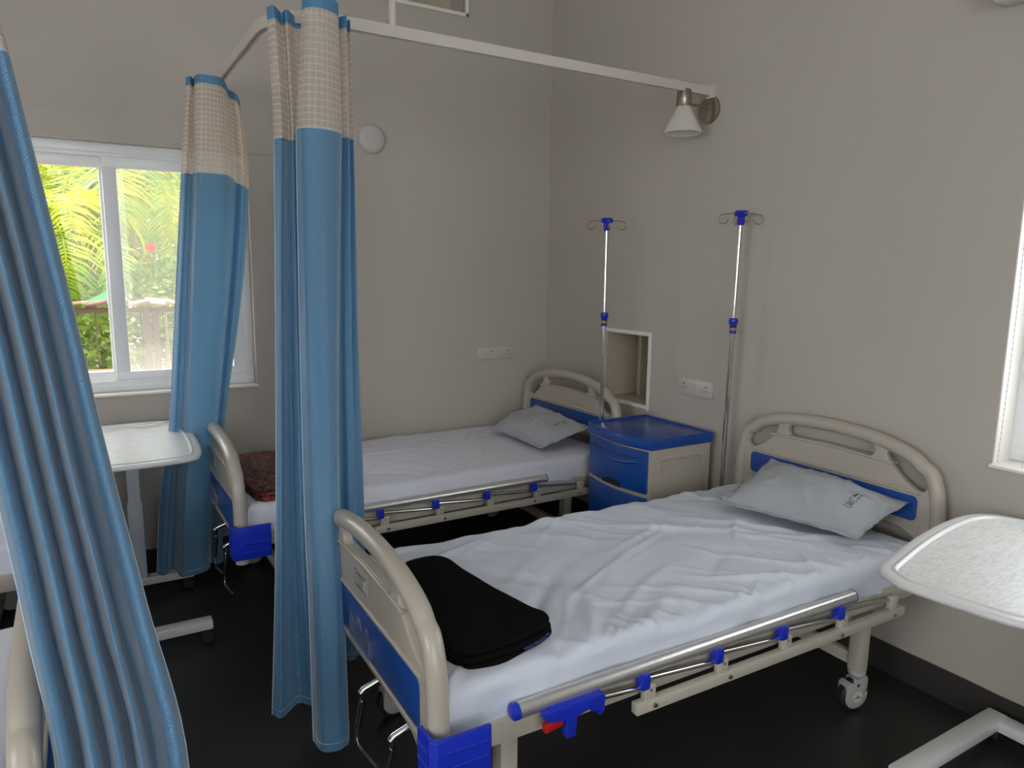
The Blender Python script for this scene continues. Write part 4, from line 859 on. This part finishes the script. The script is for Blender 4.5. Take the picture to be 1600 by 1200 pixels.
def curtain(name, label, key, z_tape, z_net, group, droop=0.0, sub=6, lev=7):
    ribs = RIBS[key]; top = ribs[0][0][2]
    cols = [catmull(r, lev) for r in ribs]                       # refine down each rib
    rows = []
    for i in range(len(cols[0])): rows.append(catmull([c[i] for c in cols], sub))
    # a strip of cloth: u from arc length across (mid height), v from z
    mid = rows[len(rows)//3]; U = [0]
    for a, b in zip(mid, mid[1:]): U.append(U[-1]+(b-a).length)
    t = thing(name, label, 'curtain', (ribs[len(ribs)//2][-1][0], ribs[len(ribs)//2][-1][1], ribs[0][-1][2]), group=group); base = Vector(t.location)
    nc = len(rows[0])
    # resample rows so that borders fall exactly on z_tape / z_net
    def row_at(z):
        if z >= rows[0][0].z: return rows[0]
        for a, b in zip(rows, rows[1:]):
            if a[0].z >= z >= b[0].z:
                f = (a[0].z-z)/max(1e-9, a[0].z-b[0].z); return [p.lerp(q, f) for p, q in zip(a, b)]
        return rows[-1]
    def piece(nm, z1, z0, m, n, thick=0):
        vs = []; uvs = []
        for i in range(n+1):
            z = z1+(z0-z1)*i/n
            for k, p in enumerate(row_at(z)):
                wv = noise.noise(Vector((U[k]*9, z*2.2, 4.0)))*.004+noise.noise(Vector((U[k]*30, z*5, 2.0)))*.0012
                dz = -droop*max(0, (k/nc-.55)/.45)**1.5*max(0, min(1, (z-1.0)/1.1)); vs.append((p.x-base.x+wv*.4, p.y-base.y+wv, z-base.z+dz)); uvs.append((U[k], z))
        fs = [(i*nc+k, (i+1)*nc+k, (i+1)*nc+k+1, i*nc+k+1) for i in range(n) for k in range(nc-1)]
        me = bpy.data.meshes.new(nm); me.from_pydata(vs, [], fs); uv = me.uv_layers.new(name='UVMap')
        for l in me.loops: uv.data[l.index].uv = uvs[l.vertex_index]
        o = link(nm, me, m, t, angle=180); return o
    zb = ribs[0][-1][2]
    piece('header_tape', top, z_tape, tape_m, 2); piece('net_panel', z_tape, z_net, net_m, 16); body = piece('cloth_panel', z_net, zb, curtain_m, 60)
    hm = MB()
    for z, r in ((z_net, .0022), (zb+.025, .0012), ):
        hm.tube([p-base+Vector((0, 0, -droop*max(0, (k/nc-.55)/.45)**1.5*max(0, min(1, (z-1.0)/1.1)))) for k, p in enumerate(row_at(z))], r, 6)
    for side in (0, -1): hm.tube([row_at(z_net+(zb-z_net)*i/40)[side]-base for i in range(41)], .0016, 6)
    hm.build('hem_seams', hem_m, t)
    hk = MB()
    rr = row_at(top)
    for k in range(0, nc, max(4, nc//8)):
        p = rr[k]-base
    return t
curtain('ward_curtain', 'blue curtain panel with free white-edged left hem, behind the centre bundle', 'cb', 2.345, 1.97, 'ward curtains bundled at the track corner')
curtain('ward_curtain', 'pale blue front curtain of the centre bundle, hanging over the foreground bed end', 'cf', 2.345, 1.99, 'ward curtains bundled at the track corner')
curtain('ward_curtain', 'blue curtain bunched in front of the right side of the window', 'c2', 2.325, 1.95, None, .10)
curtain('ward_curtain', 'large pleated blue curtain slanting down the left edge in the foreground', 'c3', 2.33, 1.95, None)
tk = thing('curtain_track', 'short cream curtain track above the frame that carries the slanting foreground curtain', 'curtain track', (-3.4, -2.13, 2.39))
kt = MB(); kt.box((-.35, 0, .01), (3.0-.16, .024, .04), .002); kt.build('rail', track_m, tk); MB().tube([(-.3, 0, .03), (-.3, 0, 1.31)], .010, 16).build('ceiling_rod', track_m, tk)
MB().box((-1.83, 0, .01), (.05, .05, .06), .003).build('wall_bracket', track_m, tk)

# ------------------------------------------------------------ light fitting at the top right corner (only its tip is seen)

# ------------------------------------------------------------ garden outside the back window
struct(MB().box((-3, 12.3, -.35), (40, 24, .1)).build('trim_10', soil_m, smooth=False))
def leaf_blob(rnd, center, rad, n, size, m=None):
    vs = []; fs = []
    for _ in range(n):
        while True:
            d = Vector((rnd.uniform(-1, 1), rnd.uniform(-1, 1), rnd.uniform(-1, 1)))
            if .05 < d.length < 1: break
        d = d.normalized()*(d.length**.4); p = Vector(center)+Vector((d.x*rad[0], d.y*rad[1], d.z*rad[2]))
        a = Vector((rnd.uniform(-1, 1), rnd.uniform(-1, 1), rnd.uniform(-.6, .6))).normalized(); b = a.cross(Vector((rnd.uniform(-1, 1), rnd.uniform(-1, 1), rnd.uniform(-1, 1)))).normalized()
        s = size*rnd.uniform(.5, 1.4); i = len(vs)
        vs += [p, p+a*s*.5+b*s*.28, p+a*s*1.1, p+a*s*.5-b*s*.28]; fs.append((i, i+1, i+2, i+3))
    return vs, fs
def shrub(name, label, cat, loc, rad, n, size, m, seed, group=None, trunk=True):
    rnd = random.Random(seed); t = thing(name, label, cat, loc, group=group)
    vs, fs = leaf_blob(rnd, (0, 0, rad[2]*1.0+.1), rad, n, size)
    link('foliage', bpy.data.meshes.new('foliage'), m, t, smooth=False); o = [c for c in COL.objects if c.parent == t][-1]
    o.data.from_pydata([tuple(v) for v in vs], [], fs)
    s = MB()
    for k in range(5):
        a = rnd.uniform(0, 6.3); s.tube([(0, 0, 0), (math.cos(a)*rad[0]*.3, math.sin(a)*rad[1]*.3, rad[2]*.8), (math.cos(a)*rad[0]*.6, math.sin(a)*rad[1]*.6, rad[2]*1.5)], [.03, .02, .008], 7)
    s.build('stem', trunk_m, t); return t
def palm(label, loc, height, seed, nf=11, fl=1.5, lean=0.0, group='garden palms'):
    rnd = random.Random(seed); t = thing('areca_palm', label, 'palm', loc, group=group)
    pts = [(lean*(z/height)**2*height, 0, z) for z in [height*k/8 for k in range(9)]]
    MB().tube(pts, [.055-.025*k/8 for k in range(9)], 10).build('trunk', trunk_m, t)
    top = Vector(pts[-1])
    for f in range(nf):
        az = f*2.4+rnd.uniform(-.3, .3); el = rnd.uniform(.25, 1.25); d = Vector((math.cos(az), math.sin(az), 0)); L_ = fl*rnd.uniform(.75, 1.1)
        spine = []; p = top.copy(); ang = el; steps = 14
        for k in range(steps+1):
            spine.append(p.copy()); p += (d*math.cos(ang)+Vector((0, 0, math.sin(ang))))*L_/steps; ang -= .13+.02*k*.6
        m = MB(); m.tube(spine, [.012-.009*k/steps for k in range(steps+1)], 6)
        side = d.cross(Vector((0, 0, 1))); vs = []; fs = []
        for k in range(2, steps*3):
            u = k/(steps*3); q = u*steps; i0 = int(q); pp = spine[i0].lerp(spine[min(i0+1, steps)], q-i0); tg = (spine[min(i0+1, steps)]-spine[i0]).normalized() if i0 < steps else tg
            ll = .42*math.sin(PI*(u*.9+.08))*fl/1.5+.05
            for s in (-1, 1):
                dr = (side*s*.85+tg*.55+Vector((0, 0, .28-.35*rnd.random()))).normalized(); w_ = tg*.014; i = len(vs)
                tip = pp+dr*ll+Vector((0, 0, -.25*ll)); md = pp+dr*ll*.5
                vs += [pp-w_*.4, md-w_, tip, md+w_, pp+w_*.4]; fs.append((i, i+1, i+2, i+3, i+4))
        m.faces(vs, fs); m.build('frond', palm_leaf, t, smooth=False)
    return t
palm('slender palm with yellow-green fronds, seen in the left window pane', (-2.9, 4.2, -.3), 2.15, 3, 11, 1.35, .03, None)
palm('palm with drooping yellow fronds just left of the window mullion', (-2.45, 4.8, -.3), 2.5, 8, 11, 1.5, -.02, None)
palm('palm with a frond reaching into the top of the right window pane', (-2.0, 4.9, -.3), 2.75, 12, 12, 1.6, -.05, None)
palm('low palm clump behind the garden fence, seen in the left window pane', (-3.3, 6.0, -.3), 1.7, 21, 12, 1.5, .02, None)
palm('tall palm behind the others at the right of the window view', (-1.0, 7.2, -.3), 3.3, 33, 12, 1.8, .02, None)
palm('tall palm behind the others at the left of the window view', (-3.6, 7.6, -.3), 3.4, 37, 12, 1.8, .02, None)
GB = 'hedge shrubs beyond the garden fence'
hs = [(-3.6, 4.4, .9, .7, 1.0), (-2.7, 5.0, .8, .7, .85), (-1.9, 4.0, .8, .6, .95), (-1.1, 4.5, .8, .7, 1.1), (-.2, 5.0, .9, .7, 1.1)]
for i, (x, y, a, b, c) in enumerate(hs):
    shrub('hedge_shrub', ['leafy hedge shrub furthest left behind the fence', 'low hedge shrub behind the fence in the left window pane', 'hedge shrub behind the iron fence in the right window pane', 'taller hedge shrub hidden partly by the bunched curtain', 'hedge shrub furthest right behind the fence'][i], 'shrub', (x, y, -.3), (a, b, c), 3000, .075, shrub_leaf, 50+i)
ts = [(-5.0, 9.2, 1.2, 1.6), (-2.9, 9.4, 1.0, 1.7), (-1.0, 9.2, 1.0, 1.9), (1.2, 9.8, 1.2, 2.0), (-4.0, 12.6, 2.1, 2.8), (.4, 12.8, 2.2, 3.0)]
for i, (x, y, a, c) in enumerate(ts):
    shrub('garden_tree', ['bushy tree at the far left of the garden', 'bushy tree behind the palms in the left window pane', 'bushy tree behind the palms in the right window pane', 'bushy tree at the far right of the garden, mostly behind the bunched curtain', 'tall rear tree filling the left of the window view', 'tall rear tree filling the right of the window view'][i], 'tree', (x, y, -.3), (a, 1.3, c), 7500, .13, dark_leaf, 80+i)
# iron fence with a strip of roof tiles on top
fe = thing('garden_fence', 'rusty iron mesh fence topped with a row of clay tiles outside the window', 'fence', (-2.4, 3.0, -.3))
for xx in (-2.3, -1.2, .26, 1.0, 2.0): MB().box((xx, 0, .74), (.055, .045, 1.48), .004).build('fence_post', rust_m, fe)
MB().box((.33, .0, .74), (.05, .05, 1.48), .004).build('fence_post', rust_m, fe); 
wm = MB()
for k in range(30): wm.tube([(-2.5+.17*k, 0, .1), (-2.5+.17*k, 0, 1.45)], .004, 5)
for k in range(10): wm.tube([(-2.5, 0, .15+.145*k), (2.5, 0, .15+.145*k)], .0035, 5)
wm.build('wire_mesh', rust_m, fe); MB().box((0, 0, 1.47), (5.1, .04, .04), .003).build('top_bar', rust_m, fe)
tl_ = MB(); rnd = random.Random(4)
for k in range(34): tl_.box((-2.5+.15*k, .02*rnd.random(), 1.525+.012*rnd.random()), (.17, .26, .018), .003, RY(rnd.uniform(-.22, .22)) @ RX(rnd.uniform(-.25, .15)))
tl_.build('clay_tiles', tile_m, fe)
tag(MB().box((-2.85, 2.35, .22), (.83, .3, 1.04), .01).build('masonry_planter', redwall_m), 'red painted masonry block outside, at the foot of the window view', 'planter')
tg_ = MB(); tg_.prism([(-.16, 0), (.16, .01), (.13, .14), (.07, .17), (-.02, .07)], .25, XZY, .01)
g = tg_.build('green_tarpaulin', greentarp_m); g.location = (-2.42, 3.55, 1.22); tag(g, 'green tarpaulin heap showing above the tile row left of the mullion', 'tarpaulin')
pf = MB(); rnd = random.Random(9)
for k in range(14):
    a = k*2.399; pf.faces([(0, 0, 0), (.07*math.cos(a-.4), .07*math.sin(a-.4), .03), (.12*math.cos(a), 0.12*math.sin(a), .02), (.07*math.cos(a+.4), .07*math.sin(a+.4), .03)], [(0, 1, 2, 3)])
pf.tube([(0, 0, -.9), (0, 0, 0)], .008, 6)
bmesh.ops.transform(pf.bm, matrix=RX(PI/2.6), verts=pf.bm.verts)
f = pf.build('red_blossom', flower_m, smooth=False); f.scale = (.45, .45, .45); f.location = (-2.058, 3.2, 1.70); tag(f, 'single red blossom among the leaves in the right window pane', 'flower')
